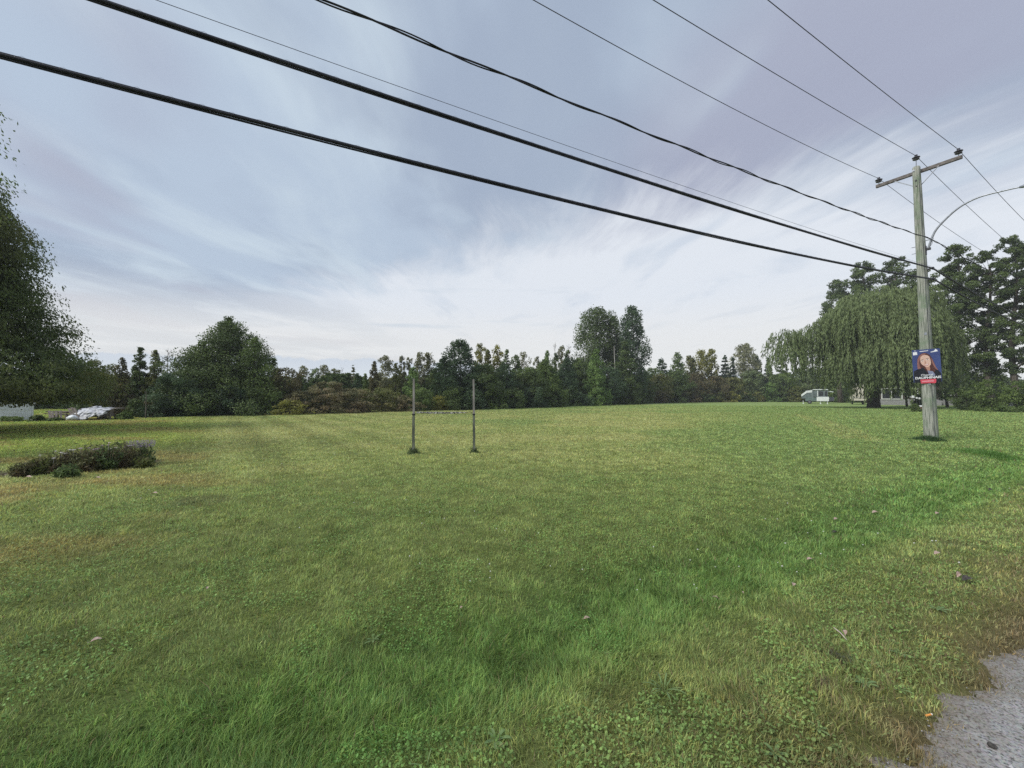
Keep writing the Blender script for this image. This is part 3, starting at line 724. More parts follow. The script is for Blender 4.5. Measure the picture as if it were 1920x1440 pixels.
W2 = wire_path(I2, [(1225, 0), (1460, 142)], (1883, 449)); wire_obj('power_line', W2, .0085, M['wire'], 'bare wire on the insulator at the top of the pole', 'power line', GW)
W3 = wire_path(I3, [(1440, 0), (1580, 112)], (1918, 411)); wire_obj('power_line', W3, .0085, M['wire'], 'bare wire on the insulator at the right end of the crossarm', 'power line', GW)
# twisted secondary
WT = wire_path(KT, [(605, 0), (1270, 272)], (1793, 475), step=.12)
tw = empty('twisted_cable', WT[0], 0, 'wavy twisted pair cable below the three bare wires', 'power line')
for ph, r in ((0, .0105), (math.pi, .0125)):
    pts = []
    for i, p in enumerate(WT):
        s = i * .12; a = ph + 2 * math.pi * s / 1.9; amp = .0115 * (1 + .3 * math.sin(s * .9 + 1)); w_ = .014 * math.sin(2 * math.pi * s / 1.9)
        pts.append(p - WT[0] + n3 * (amp * math.cos(a)) + Vector((0, 0, amp * math.sin(a) + w_)))
    mb = MB(); mb.tube(pts, r, 6); mb.build('strand', M['cable'], tw, True)
# thin drop wire
KTH = poleside(6.42, .24)
WH = wire_path(KTH, [(293, 0), (960, 237)], (1918, 590)); wire_obj('thin_wire', WH, .0035, M['wire'], 'thinnest wire just above the two thick black cables', 'wire')
# two thick lashed cables: each messenger, main cable and lashed line
def lashed(att, lp, rp, label):
    P = wire_path(att, lp, rp, step=.25); root = empty('telecom_cable', P[0], 0, label, 'cable', 'thick lashed black cables')
    Q = [p - P[0] for p in P]
    mb = MB(); mb.tube(Q, .0175, 8); mb.build('main_cable', M['cable'], root, True)
    mb = MB(); mb.tube([q + Vector((0, 0, .023)) + n3 * .003 for q in Q], .0065, 6); mb.build('messenger', M['wire'], root, True)
    mb = MB(); mb.tube([q + Vector((0, 0, -.023)) + n3 * (.008 + .008 * math.sin(i * .2)) for i, q in enumerate(Q)], .0115, 6); mb.build('line_cable', M['cable'], root, True)
    mb = MB(); pts = []
    for i in range(0, len(Q) - 1):
        for k in range(6):
            f = k / 6; p = Q[i].lerp(Q[i + 1], f); a = 2 * math.pi * (i * 6 + k) / 6
            pts.append(p + n3 * (.0225 * math.cos(a)) + Vector((0, 0, .036 * math.sin(a))))
    mb.tube(pts, .0012, 3); mb.build('lashing_wire', M['wire'], root)
lashed(K1, [(185, 0), (960, 258)], (1918, 596), 'upper of the two thick black cables crossing the sky')
lashed(K2, [(2, 103), (960, 351)], (1918, 609), 'lower of the two thick black cables crossing the sky')

# street lamp on a curved arm
lamp = empty('street_lamp', poleside(7.05, .15), 0, 'street lamp on a curved grey arm bolted to the utility pole', 'street lamp')
LO = poleside(7.05, .15)
arm_px = [(1742, 461), (1752, 436), (1772, 412), (1800, 388), (1835, 370), (1880, 358), (1916, 350)]
dirn = math.atan2(-RN[1], -RN[0])
pts = []
for q in arm_px:
    P = plane_pt(*q, LO, dirn); pts.append(Vector(P) - LO)
pts[0] = Vector((0, 0, 0)) - n3 * .04
def cr(ps, k=5):
    o = []
    for i in range(len(ps) - 1):
        a = ps[max(i - 1, 0)]; b = ps[i]; c = ps[i + 1]; d = ps[min(i + 2, len(ps) - 1)]
        for j in range(k):
            t = j / k; o.append(.5 * ((2 * b) + (c - a) * t + (2 * a - 5 * b + 4 * c - d) * t * t + (3 * b - a - 3 * c + d) * t ** 3))
    return o + [ps[-1]]
sp_ = cr(pts)
mb = MB(); mb.tube(sp_, [.036 - .012 * i / len(sp_) for i in range(len(sp_))], 12); mb.build('arm', M['steel'], lamp, True)
mb = MB(); mb.box(Vector((0, 0, 0)) + n3 * .015, (.03, .12, .34), rotd, .004); mb.box(Vector((0, 0, .03)) - n3 * .06, (.12, .07, .09), rotd, .01); mb.build('bracket', M['dark_metal'], lamp)
e_ = sp_[-1]; dr = (sp_[-1] - sp_[-2]).normalized(); dr = (dr * .6 - n3 * .4 * 0 + Vector((-n3.x, -n3.y, 0)) * .4).normalized()
side = dr.cross(Vector((0, 0, 1))).normalized(); upv = side.cross(dr)
def cobra(prof, zt):
    V = []; Fc = []; n = 12
    for (f, w, h) in prof:
        for k in range(n):
            a = 2 * math.pi * k / n; V.append(e_ + dr * (f - .05) + side * (w * math.cos(a)) + upv * (zt + h * math.sin(a)))
    for i in range(len(prof) - 1):
        for k in range(n):
            k2 = (k + 1) % n; Fc.append((i * n + k, i * n + k2, (i + 1) * n + k2, (i + 1) * n + k))
    Fc.append(tuple(range(n - 1, -1, -1))); m = (len(prof) - 1) * n; Fc.append(tuple(m + k for k in range(n))); return V, Fc
mb = MB(); mb.add(*cobra([(0, .035, .035), (.06, .05, .05), (.18, .10, .065), (.35, .14, .075), (.52, .12, .06), (.60, .06, .03)], .0)); hd = mb.build('lamp_head', M['steel'], lamp, True)
mb = MB(); mb.add(*cobra([(.22, .05, .03), (.28, .10, .05), (.40, .11, .06), (.50, .07, .03)], -.055)); gm = noise_mat('lamp_glass', (.5, .5, .48), (.6, .6, .58), 5, .2); mb.build('lens', gm, hd, True)
mb = MB(); lp = [LO + (KT - LO) * f - n3 * (.08 * math.sin(f * 3.1)) - LO for f in (0, .2, .4, .6, .8, 1)]; mb.tube(lp, .006, 6); mb.build('feed_wire', M['cable'], lamp, True)

# election poster
def flat_mat(name, c, rough=.45): return noise_mat(name, tuple(q * .93 for q in c), c, 6, rough)
def poster():
    PW, PH = .735, 1.23
    cz = .5 * (at_depth(1738, 655, 14.86)[2] + at_depth(1741, 716, 14.86)[2])
    c = pole_at(cz); to = Vector((-c.x, -c.y, 0)).normalized()
    en = (to * .97 - d3 * .10).normalized(); ex = Vector((-en.y, en.x, 0)).normalized(); 
    if ex.x < 0: ex = -ex
    ey = Vector((0, 0, 1)); rt = math.radians(1.5); ex, ey = ex * math.cos(rt) + ey * math.sin(rt), ey * math.cos(rt) - ex * math.sin(rt)
    o = c + to * (rad(cz) + .02) + ex * (-.015)
    root = empty('election_poster', o, 0, 'blue election poster with a woman\'s portrait strapped to the utility pole', 'poster')
    ax = (Vector((0, 0, 0)), ex, ey, en)
    def layer(name, pts, k, mat, par=root, th=.0008):
        mb = MB(); mb.poly(pts, .003 + k * .0012, .003 + k * .0012 + th, ax); return mb.build(name, mat, par)
    w, h = PW / 2, PH / 2
    mb = MB(); mb.poly([(-w, -h + .02), (-w + .02, -h), (w - .02, -h), (w, -h + .02), (w, h - .02), (w - .02, h), (-w + .02, h), (-w, h - .02)], -.003, .0028, ax)
    panel = mb.build('panel', noise_mat('poster_blue', (.040, .055, .16), (.055, .085, .24), 1.8, .4, lo=.3, hi=.7), root)
    X = lambda px: (px - 910) / 860 * PW         # from the enlarged crop of the poster (x 480..1340, y 230..1230)
    Y = lambda py: (700 - py) / 960 * PH
    P = lambda L_: [(X(a), Y(b)) for a, b in L_]
    def ell(cx, cy, rx, ry, n=28, rot=0, a0=0, a1=2 * math.pi):
        r = []
        for i in range(n):
            a = a0 + (a1 - a0) * i / (n if a1 - a0 > 6.2 else n - 1); x, y = rx * math.cos(a), ry * math.sin(a)
            r.append((cx + x * math.cos(rot) - y * math.sin(rot), cy + x * math.sin(rot) + y * math.cos(rot)))
        return P(r)
    hair = flat_mat('printed_auburn_hair', (.085, .032, .028)); hair2 = flat_mat('printed_hair_light', (.27, .125, .11)); skin = flat_mat('printed_skin', (.66, .45, .37))
    skin2 = flat_mat('printed_skin_shade', (.44, .24, .18)); dark = flat_mat('printed_black_jacket', (.012, .014, .022)); blouse = flat_mat('printed_blouse', (.22, .24, .36))
    white = flat_mat('printed_white', (.78, .79, .82)); red = flat_mat('printed_red', (.62, .075, .11)); pink = flat_mat('printed_pink', (.75, .28, .33)); brow = flat_mat('printed_brown', (.08, .03, .02)); lip = flat_mat('printed_lip', (.45, .09, .09))
    layer('hair', P([(640, 790), (625, 640), (640, 500), (690, 400), (760, 340), (860, 318), (960, 345), (1040, 410), (1100, 520), (1150, 640), (1190, 760), (1250, 840), (1290, 930), (1180, 960), (1080, 930), (800, 930), (700, 860)]), 1, hair)
    layer('hair_highlight', P([(628, 770), (622, 640), (645, 500), (700, 400), (770, 350), (850, 330), (930, 350), (860, 375), (770, 410), (720, 480), (690, 600), (700, 700), (735, 770), (680, 800)]), 2, hair2)
    layer('hair_highlight', P([(1060, 470), (1110, 560), (1150, 660), (1200, 770), (1255, 850), (1200, 830), (1130, 740), (1080, 620)]), 2, hair2)
    layer('jacket', P([(500, 960), (510, 840), (600, 800), (720, 770), (800, 740), (900, 860), (960, 960), (1060, 980), (1140, 880), (1180, 810), (1260, 850), (1320, 920), (1325, 1180), (500, 1180)]), 3, dark)
    layer('neck', P([(880, 700), (1000, 690), (1010, 780), (1000, 860), (940, 850), (880, 760)]), 3, skin2)
    layer('blouse', P([(920, 830), (1000, 850), (1080, 860), (1150, 960), (1130, 1000), (1000, 990), (960, 930)]), 4, blouse)
    layer('face', P([(735, 600), (725, 500), (745, 430), (800, 395), (870, 380), (950, 395), (1010, 440), (1035, 520), (1050, 600), (1040, 660), (1000, 710), (950, 742), (890, 735), (820, 690), (765, 650)]), 5, skin)
    for cx, cy in ((790, 552), (945, 520)):
        layer('eye', ell(cx, cy, 34, 11, 16, -.15), 6, white); layer('iris', ell(cx, cy, 12, 11, 12), 7, brow)
        layer('eyebrow', P([(cx - 48, cy - 22), (cx, cy - 42), (cx + 50, cy - 34), (cx + 50, cy - 26), (cx, cy - 30), (cx - 46, cy - 14)]), 6, brow)
    layer('nose', P([(862, 540), (880, 545), (905, 625), (880, 640), (845, 632), (855, 615)]), 6, skin2)
    layer('mouth', P([(830, 665), (890, 672), (950, 650), (990, 635), (960, 680), (905, 702), (855, 692)]), 6, lip)
    layer('teeth', P([(845, 669), (890, 676), (950, 655), (972, 648), (950, 672), (900, 686), (860, 680)]), 7, white)
    layer('logo', P([(512, 285), (640, 278), (650, 365), (515, 372)]), 1, white)
    layer('logo', P([(560, 238), (600, 236), (602, 252), (562, 254)]), 1, white)
    layer('logo', P([(1155, 285), (1215, 225), (1280, 300), (1060, 322), (1050, 305)]), 1, white)
    layer('slogan', P([(720, 268), (800, 262), (985, 256), (985, 272), (730, 286)]), 1, white)
    mb = MB(); mb.poly(P([(690, 1090), (1170, 1080), (1165, 1190), (1120, 1210), (1000, 1200), (705, 1205)]), .0165, .0175, ax); rb = mb.build('red_band', red, root)
    mb = MB(); mb.poly(P([(735, 1130), (1095, 1118), (1095, 1158), (735, 1168)]), .0178, .0184, ax); mb.build('band_lettering', pink, rb)
    def text(body, name, xc, yc, width, height, bold):
        cu = bpy.data.curves.new('t', 'FONT'); cu.body = body; cu.size = 1; cu.offset = bold; cu.extrude = 0; cu.resolution_u = 3
        ob = bpy.data.objects.new('t', cu); COL.objects.link(ob); dg = bpy.context.evaluated_depsgraph_get(); dg.update()
        me = bpy.data.meshes.new_from_object(ob.evaluated_get(dg)); bpy.data.objects.remove(ob)
        co = np.array([v.co[:] for v in me.vertices]); mn, mx = co.min(0), co.max(0)
        for v in me.vertices:
            a = ((v.co.x - mn[0]) / (mx[0] - mn[0]) - .5) * width; b = ((v.co.y - mn[1]) / (mx[1] - mn[1]) - .5) * height
            v.co = ex * (xc + a) + ey * (yc + b + a * .03) + en * .0150
        me.name = name; me.materials.clear(); me.materials.append(white)
        t_ = bpy.data.objects.new(name, me); COL.objects.link(t_); t_.parent = root
    text('DAUPHINAIS', 'surname_lettering', X(930), Y(1040), X(1320) - X(540), .088, .035)
    text('Chantal', 'first_name_lettering', X(900), Y(962), X(1075) - X(715), .072, .012)
    for z in (.50, -.56):
        mb = MB(); cc = pole_at(cz + z); rr_ = rad(cz + z) + .006; ring = []
        for i in range(25):
            a = 2 * math.pi * i / 24; ring.append(cc - o + Vector((rr_ * math.cos(a), rr_ * math.sin(a), 0)))
        mb.tube(ring, .005, 5, False); mb.build('tie', M['dark_metal'], root)
poster()

# ------------------------------------------------------------------ two wooden posts with a slack net strap
M['post_up'] = noise_mat('grey_post_wood', (.14, .13, .12), (.34, .32, .30), 14, .85, (1, 1, .15), .4)
M['post_low'] = noise_mat('mossy_post_wood', (.075, .085, .065), (.20, .215, .17), 14, .85, (1, 1, .15), .5)
def post(P0, top_px, label, seed):
    T_ = at_depth(*top_px, P0.y); root = empty('wooden_post', P0, 0, label, 'post', 'pair of wooden posts in the lawn')
    H = T_[2] - P0.z; dx = T_[0] - P0.x; zj = at_depth(top_px[0], 776, P0.y)[2] - P0.z
    rg = random.Random(seed)
    def seg(z0, z1, w, nm, mat):
        mb = MB(); n = 7; V = []; Fc = []
        for i in range(n):
            z = z0 + (z1 - z0) * i / (n - 1); x = dx * z / H + rg.uniform(-.003, .003); ww = w * (1 - .02 * i)
            for a, b in ((-.5, -.5), (.5, -.5), (.5, .5), (-.5, .5)): V.append((x + a * ww + rg.uniform(-.002, .002), b * ww, z))
        for i in range(n - 1):
            for k in range(4): Fc.append((i * 4 + k, i * 4 + (k + 1) % 4, i * 4 + 4 + (k + 1) % 4, i * 4 + 4 + k))
        Fc += [(3, 2, 1, 0), tuple((n - 1) * 4 + k for k in range(4))]
        mb.add(V, Fc); return mb.build(nm, M[mat], root)
    seg(-.15, zj, .066, 'lower_post', 'post_low'); seg(zj + .001, H, .054, 'upper_post', 'post_up')
    mb = MB(); mb.box((dx * zj / H, 0, zj - .012), (.078, .078, .035), None, .004); mb.build('collar', M['dark_metal'], root)
    mb = MB(); mb.tube([(dx * zj / H + .02, -.03, zj - .01), (dx * zj / H + .02, -.055, zj - .015)], .008, 8); mb.build('bolt', M['dark_metal'], root)
    return Vector((P0.x + dx * zj / H, P0.y, P0.z + zj))
JA = post(POST_L, (776, 710), 'left of the two grey wooden posts in the lawn', 3)
JB = post(POST_R, (888, 711), 'right of the two grey wooden posts in the lawn', 4)
root = empty('net_strap', JA, 0, 'worn mottled net tape strung between the two wooden posts', 'strap')
rg = random.Random(9); mb = MB(); V = []; Fc = []; n = 46; sp = JB - JA
for i in range(n):
    f = .05 + .83 * i / (n - 1); p = sp * f + Vector((0, 0, .045 - .012 * math.sin(f * 3.14) + rg.uniform(-.006, .006)))
    hh = .022 + rg.uniform(-.010, .010) * (i % 3 != 0) - (.012 if i > n - 6 else 0); y0 = .006 * math.sin(i * 1.7)
    V += [p + Vector((0, y0 - .004, hh)), p + Vector((0, y0 - .004, -hh)), p + Vector((0, y0 + .004, -hh)), p + Vector((0, y0 + .004, hh))]
for i in range(n - 1):
    for k in range(4): Fc.append((i * 4 + k, i * 4 + (k + 1) % 4, i * 4 + 4 + (k + 1) % 4, i * 4 + 4 + k))
Fc += [(0, 1, 2, 3), tuple((n - 1) * 4 + 3 - k for k in range(4))]
mb.add(V, Fc); mb.build('tape', noise_mat('mottled_tape', (.09, .085, .075), (.48, .47, .44), 22, .8, lo=.45, hi=.55), root)
mb = MB(); mb.tube([Vector((.02, 0, .02)), sp * .3 + Vector((0, 0, .005)), sp * .7 + Vector((0, 0, .003)), sp - Vector((.02, 0, 0))], .004, 6); mb.build('rope', M['cable'], root)
mb = MB(); mb.tube([sp * .85 + Vector((0, -.01, .03)), sp * .93 + Vector((0, -.02, .055)), sp - Vector((.03, .02, -.03))], .006, 6); mb.build('rope_end', M['dark_metal'], root)

# ------------------------------------------------------------------ trees
def leaves(C, D, L_, W_, rng, Nn=None):
    """rhombic leaves at C pointing along D, with random roll"""
    n = len(C); D = D / (np.linalg.norm(D, axis=1)[:, None] + 1e-9)
    R = rng.normal(0, 1, (n, 3)) if Nn is None else Nn; S = np.cross(D, R); S /= np.linalg.norm(S, axis=1)[:, None] + 1e-9
    l = (L_ * rng.uniform(.6, 1.35, n))[:, None]; w = (W_ * rng.uniform(.6, 1.35, n))[:, None]
    return np.stack([C - D * l * .5, C - S * w * .5 + D * l * .05, C + D * l * .5, C + S * w * .5 + D * l * .05], 1).reshape(-1, 3)
def env(style, h):
    h = np.clip(h, 0, 1)
    if style in ('broad', 'round'): return np.sqrt(np.clip(1 - ((h - .50) / .53) ** 2, 0.02, 1))
    if style == 'shrub': return np.sqrt(np.clip(1 - (h * .97) ** 2, 0.02, 1)) * (.9 + .1 * h)
    if style == 'cone': return np.clip(1 - h, .03, 1) ** .70
    if style == 'spruce': return np.clip(1 - h, .015, 1) ** .95
    if style == 'pine': return np.clip((1 - h) * 1.5, .08, 1) ** .7
    if style == 'poplar': return np.clip(np.sqrt(np.clip(1 - ((h - .42) / .60) ** 2, .02, 1)), .1, 1)
    if style == 'sumac': return np.sqrt(np.clip(1 - (h * .98) ** 3, .03, 1))
    if style == 'thin': return np.clip(np.sqrt(np.clip(1 - ((h - .45) / .56) ** 2, .02, 1)), .1, 1)
    return 1 + 0 * h
def make_crown(style, H, R, h0, rng, D, dens=1.0, sx=1.0):
    """returns verts, tint, cluster centres; crown from h0*H to H, radius R"""
    Hc = H * (1 - h0)
    Ls = max(.14, .0044 * D); Ws = Ls * .55
    area = 2 * R * Hc
    ncl = {'broad': 70, 'round': 110, 'shrub': 90, 'cone': 190, 'spruce': 210, 'pine': 170, 'poplar': 110, 'sumac': 120, 'thin': 70}[style]
    ncl = int(ncl * min(1.8, max(.7, (area / 40) ** .5)))
    n = int(min(70000, max(1500, area / (Ls * Ws) * 6.0 * dens)))
    h = (np.arange(ncl) + rng.random(ncl)) / ncl
    pw = {'cone': 1.35, 'spruce': 1.25, 'pine': 1.2, 'shrub': 1.2, 'sumac': 1.2}.get(style, .95); h = h ** pw
    if style in ('spruce', 'pine'): h = np.where(rng.random(ncl) < .6, (np.floor(h * 12) + rng.uniform(0, .35, ncl)) / 12, h)
    a = rng.uniform(0, 2 * np.pi, ncl); e_h = env(style, h)
    lump = 1 + .24 * np.sin(a * 2 + rng.uniform(0, 6) + h * 4) + .16 * np.sin(a * 3 + h * 9 + rng.uniform(0, 6))
    rr = e_h * R * lump * np.sqrt(rng.uniform(.03, 1.0, ncl)) * .86
    cx, cy = rr * np.cos(a) * sx, rr * np.sin(a); cz = H * h0 + h * Hc
    base = {'broad': .25, 'round': .24, 'shrub': .26, 'cone': .21, 'spruce': .22, 'pine': .22, 'poplar': .26, 'sumac': .2, 'thin': .25}[style]
    cs = R * base * rng.uniform(.55, 1.25, ncl) * (.40 + .60 * e_h) + .25 * Ls
    cs = np.minimum(cs, .10 * H + .25)
    flat = {'spruce': .5, 'pine': .7, 'sumac': .42, 'cone': .8, 'poplar': 1.25, 'thin': 1.5}.get(style, .75)
    cz = np.minimum(cz, H - cs * flat * .6)
    ci = rng.choice(ncl, n, p=cs ** 2 / (cs ** 2).sum())
    v = rng.normal(0, 1, (n, 3)); v /= np.linalg.norm(v, axis=1)[:, None]; rad_ = rng.uniform(.25, 1, n) ** .55
    rad_ = rad_ * (1 + .22 * (rng.random(n) < .10))
    P = np.stack([cx[ci], cy[ci], cz[ci]], 1) + v * (cs[ci] * rad_)[:, None] * np.array([1, 1, flat])
    P[:, 2] = np.maximum(P[:, 2], .05)
    out = np.stack([P[:, 0], P[:, 1], np.zeros(n)], 1); out /= np.linalg.norm(out, axis=1)[:, None] + 1e-6
    if style in ('spruce', 'pine'): Dr = out * 1.0 + rng.normal(0, .45, (n, 3)) + np.array([0, 0, .25 if style == 'pine' else -.2])
    elif style == 'sumac': Dr = out * .7 + rng.normal(0, .5, (n, 3)) + np.array([0, 0, -.25])
    elif style == 'poplar': Dr = rng.normal(0, .8, (n, 3)) + np.array([0, 0, .5])
    else: Dr = out * .3 + rng.normal(0, .9, (n, 3))
    Nn = v * .9 + out * .35 + np.array([0, 0, .55]) + rng.normal(0, .55, (n, 3))
    V = leaves(P, Dr, Ls, Ws, rng, Nn)
    ctint = rng.uniform(0, 1, ncl)
    t = np.clip(.72 * ctint[ci] + .28 * rng.random(n), 0, 1)
    return V, t, np.stack([cx, cy, cz], 1), cs
def trunk_mesh(root, H, R, cl, rng, mat, r0=None, lean=0.0, nl=12, top=.9, name='trunk'):
    mb = MB(); r0 = r0 or max(.05, .017 * H); pts = []; rr = []
    for i in range(9):
        f = i / 8 * top; pts.append(Vector((lean * f * H + .012 * H * math.sin(f * 7 + R), .012 * H * math.sin(f * 5), f * H - .15 * (i == 0)))); rr.append(r0 * (1.25 if i == 0 else 1) * (1 - .88 * f))
    mb.tube(pts, rr, 8)
    if len(cl):
        for k in rng.choice(len(cl), min(nl, len(cl)), replace=False):
            c = Vector(cl[k]); zb = min(max(c.z - .8 * math.hypot(c.x, c.y), .12 * H), top * H * .92); f = zb / H
            i = min(int(f / top * 8), 7); g = f / top * 8 - i; b = pts[i].lerp(pts[i + 1], g); rb = r0 * (1 - .88 * f) * .5
            m_ = b.lerp(c, .5) + Vector((0, 0, .04 * H * rng.uniform(-.3, .6)))
            mb.tube([b, m_, c], [rb, rb * .55, rb * .18], 5)
    return mb.build(name, mat, root, True)
def mesh_crown(root, V, t, mat, name='crown'):
    n = len(V) // 4
    return np_mesh(name, V, np.arange(4 * n), np.full(n, 4), mat, parent=root, attrs={'tint': ('FACE', 'FLOAT', t)})
def edge_depth(px):
    return float(np.interp(px, [150, 250, 500, 650, 900, 1020, 1100, 1200, 1300, 1450, 1600, 1950], [27, 29.7, 33.8, 37, 47, 55, 67.5, 84, 97, 106, 100, 85]))
TREES = []
def tree(px, top, half, style, mat, label, dd=2.0, h0=.15, D=None, dens=1.0, name=None, cat='tree', group=None, bark='bark', lean=0.0, nl=12, sx=1.0):
    D = D if D is not None else edge_depth(px) + dd
    x = (px - 960) / F * D; H = EYE + (HY - top) / F * D; cosq = 1 / math.hypot(1, (px - 960) / F)
    R = half / F * D * cosq * {'cone': 1.32, 'pine': 1.3, 'spruce': 1.3, 'round': 1.2, 'broad': 1.1, 'shrub': 1.15, 'sumac': 1.15, 'poplar': 1.1}.get(style, 1.1)
    rng = np.random.default_rng(int(px * 7 + top * 3 + half))
    name = name or {'shrub': 'shrub', 'sumac': 'shrub', 'spruce': 'conifer', 'pine': 'pine_tree', 'poplar': 'poplar_tree', 'thin': 'young_tree'}.get(style, 'broadleaf_tree')
    if style in ('shrub', 'sumac') and cat == 'tree': cat = 'shrub'
    root = empty(name, (x, D, float(hz(x, D)) - .03), 0, label, cat, group)
    V, t, cl, cs = make_crown(style, H, R, h0, rng, D, dens, sx)
    mesh_crown(root, V, t, LM[mat])
    trunk_mesh(root, H, R, cl, rng, M[bark], lean=lean, nl=nl, top=.62 if style == 'shrub' else .9, name='trunk' if cat == 'tree' else 'stem')
    TREES.append((px, top, half)); return root
GT = 'trees along the far edge of the lawn'; GB = 'bushes along the foot of the tree line'
T = lambda *a, **k: tree(*a, group=GT, **k)
B = lambda *a, **k: tree(*a, group=GB, **k)
# behind the left tree
T(178, 676, 52, 'broad', 'olive', 'olive tree hanging over the left heap, right beside the big edge tree', dd=4, h0=.06)
T(228, 670, 30, 'cone', 'brown', 'dark brownish tree left of the jagged fir tops', dd=3, h0=.05, name='broadleaf_tree')
T(262, 650, 30, 'cone', 'dark', 'taller of the two jagged fir tops near the left', dd=4, h0=.02, dens=1.4, name='conifer')
T(290, 656, 30, 'cone', 'olive', 'lower jagged fir top beside the bare sapling', dd=3.5, h0=.02, dens=1.4, name='conifer')
T(245, 715, 62, 'shrub', 'dark', 'dark spreading thicket behind the tarped heap', dd=5, h0=0, name='shrub')
T(330, 700, 66, 'shrub', 'deep', 'dense drooping green mound left of the big conical tree', dd=.5, h0=0, dens=1.3)
T(352, 672, 32, 'broad', 'dark', 'small leafy tree at the left shoulder of the big conical tree', dd=2, h0=.1)
T(427, 592, 46, 'cone', 'dark', 'pointed tree whose tip crowns the big conical tree group', dd=4.5, h0=.1, dens=1.4, name='broadleaf_tree')
T(430, 604, 124, 'cone', 'dark', 'big dark conical tree, broadest in the left half', dd=4.0, h0=.02, dens=1.5, name='broadleaf_tree', sx=1.0)
T(476, 634, 66, 'cone', 'mid', 'green tree leaning on the right flank of the big conical tree', dd=2.6, h0=.04, name='broadleaf_tree')
T(378, 640, 62, 'cone', 'dark', 'dark tree filling the left flank of the big conical tree', dd=2.6, h0=.04, name='broadleaf_tree')
T(513, 671, 22, 'cone', 'mid', 'slim pointed tree right of the big conical tree', dd=3, h0=.1, name='broadleaf_tree')
T(535, 690, 34, 'round', 'brown', 'rust-tinged round tree at the right foot of the big conical tree', dd=1.5, h0=.05)
# gap with distant paler trees
for px, tp, hw, st, mt, lb in ((568, 686, 15, 'round', 'pale', 'pale distant tree, leftmost above the sumac thicket'),
    (590, 690, 15, 'round', 'mid', 'second distant tree above the sumac thicket'),
    (606, 684, 17, 'round', 'pale', 'highest of the pale distant trees above the sumac thicket'),
    (627, 691, 15, 'round', 'pale', 'thin pale tree right of the highest distant one'),
    (643, 700, 11, 'thin', 'pale', 'sparse grey sapling left of the small dark cedar')):
    T(px, tp, hw, st, mt, lb, D=62, h0=.08, dens=.9)
T(662, 684, 10, 'spruce', 'pale', 'wispy spruce top behind the small dark cedar', D=50, h0=.1, dens=.7)
T(670, 700, 15, 'cone', 'deep', 'small dark cedar above the sumac thicket', dd=6, h0=.03, name='conifer', dens=1.5)
T(684, 700, 13, 'cone', 'mid', 'small green tree just right of the dark cedar', dd=7, h0=.05, name='broadleaf_tree')
T(702, 677, 18, 'cone', 'brown', 'pointed tree with bronze leaves left of the left post', dd=6, h0=.05, name='broadleaf_tree', dens=1.2)
T(722, 667, 19, 'poplar', 'pale', 'slender pale poplar left of the left post', dd=9, h0=.15)
T(742, 680, 16, 'cone', 'olive', 'bronze-green tree between the pale poplar and the left post', dd=6, h0=.05, name='broadleaf_tree')
T(753, 668, 9, 'thin', 'pale', 'see-through sapling, left of the pair above the left post', dd=10, h0=.2, dens=.7)
T(767, 670, 9, 'thin', 'pale', 'see-through sapling, right of the pair above the left post', dd=10, h0=.2, dens=.7)
T(774, 688, 26, 'cone', 'light', 'bright green leafy tree right behind the left post', dd=5, h0=.03, name='broadleaf_tree', dens=1.2)
T(787, 660, 15, 'poplar', 'pale', 'tall open poplar just right of the left post', dd=9, h0=.2)
T(804, 661, 14, 'poplar', 'olive', 'tall open poplar with pale stem between the posts', dd=9, h0=.2, bark='bark_pale')
T(815, 690, 30, 'cone', 'dark', 'dark fir mass between the left post and the pointed pine', dd=4, h0=.02, name='conifer', dens=1.3)
T(862, 636, 46, 'pine', 'deep', 'dark pointed pine standing highest between the posts', dd=3.5, h0=.03, dens=1.9)
T(835, 668, 26, 'pine', 'deep', 'blunt pine shoulder left of the dark pointed pine', dd=3, h0=.03, dens=1.5)
T(900, 644, 14, 'poplar', 'yellow', 'yellow-green poplar top right of the dark pointed pine', dd=8, h0=.1)
T(915, 655, 18, 'cone', 'olive', 'olive tree behind the right post', dd=6, h0=.05, name='broadleaf_tree', dens=1.2)
T(932, 647, 15, 'poplar', 'yellow', 'second yellow-green poplar, right of the right post', dd=8, h0=.1)
T(950, 655, 16, 'cone', 'mid', 'narrow green tree right of the yellow-green poplars', dd=6, h0=.05, name='broadleaf_tree')
T(966, 665, 13, 'thin', 'mid', 'thin leafy sapling right of the narrow green tree', dd=7, h0=.1, dens=1.2)
T(982, 659, 14, 'thin', 'pale', 'sparse silvery birch against the bright sky', dd=9, h0=.2, dens=.6, bark='bark_pale')
T(1008, 668, 10, 'thin', 'pale', 'small silvery birch right of the sparse one', dd=9, h0=.2, dens=.6, bark='bark_pale')
T(1026, 657, 18, 'cone', 'light', 'pointed light green tree in the middle of the tree line', dd=6, h0=.05, name='broadleaf_tree', dens=1.2)
T(1042, 662, 10, 'thin', 'dark', 'thin leafy spike right of the pointed light green tree', dd=9, h0=.2)
T(1053, 648, 9, 'thin', 'pale', 'tall whippy birch left of the tall poplar pair', dd=9, h0=.25, dens=.7, bark='bark_pale')
T(1066, 656, 10, 'thin', 'dark', 'dark spiky sapling left of the tall poplar pair', dd=8, h0=.2)
T(1082, 672, 15, 'thin', 'mid', 'low leafy sapling at the left foot of the tall poplars', dd=6, h0=.1, dens=1.2)
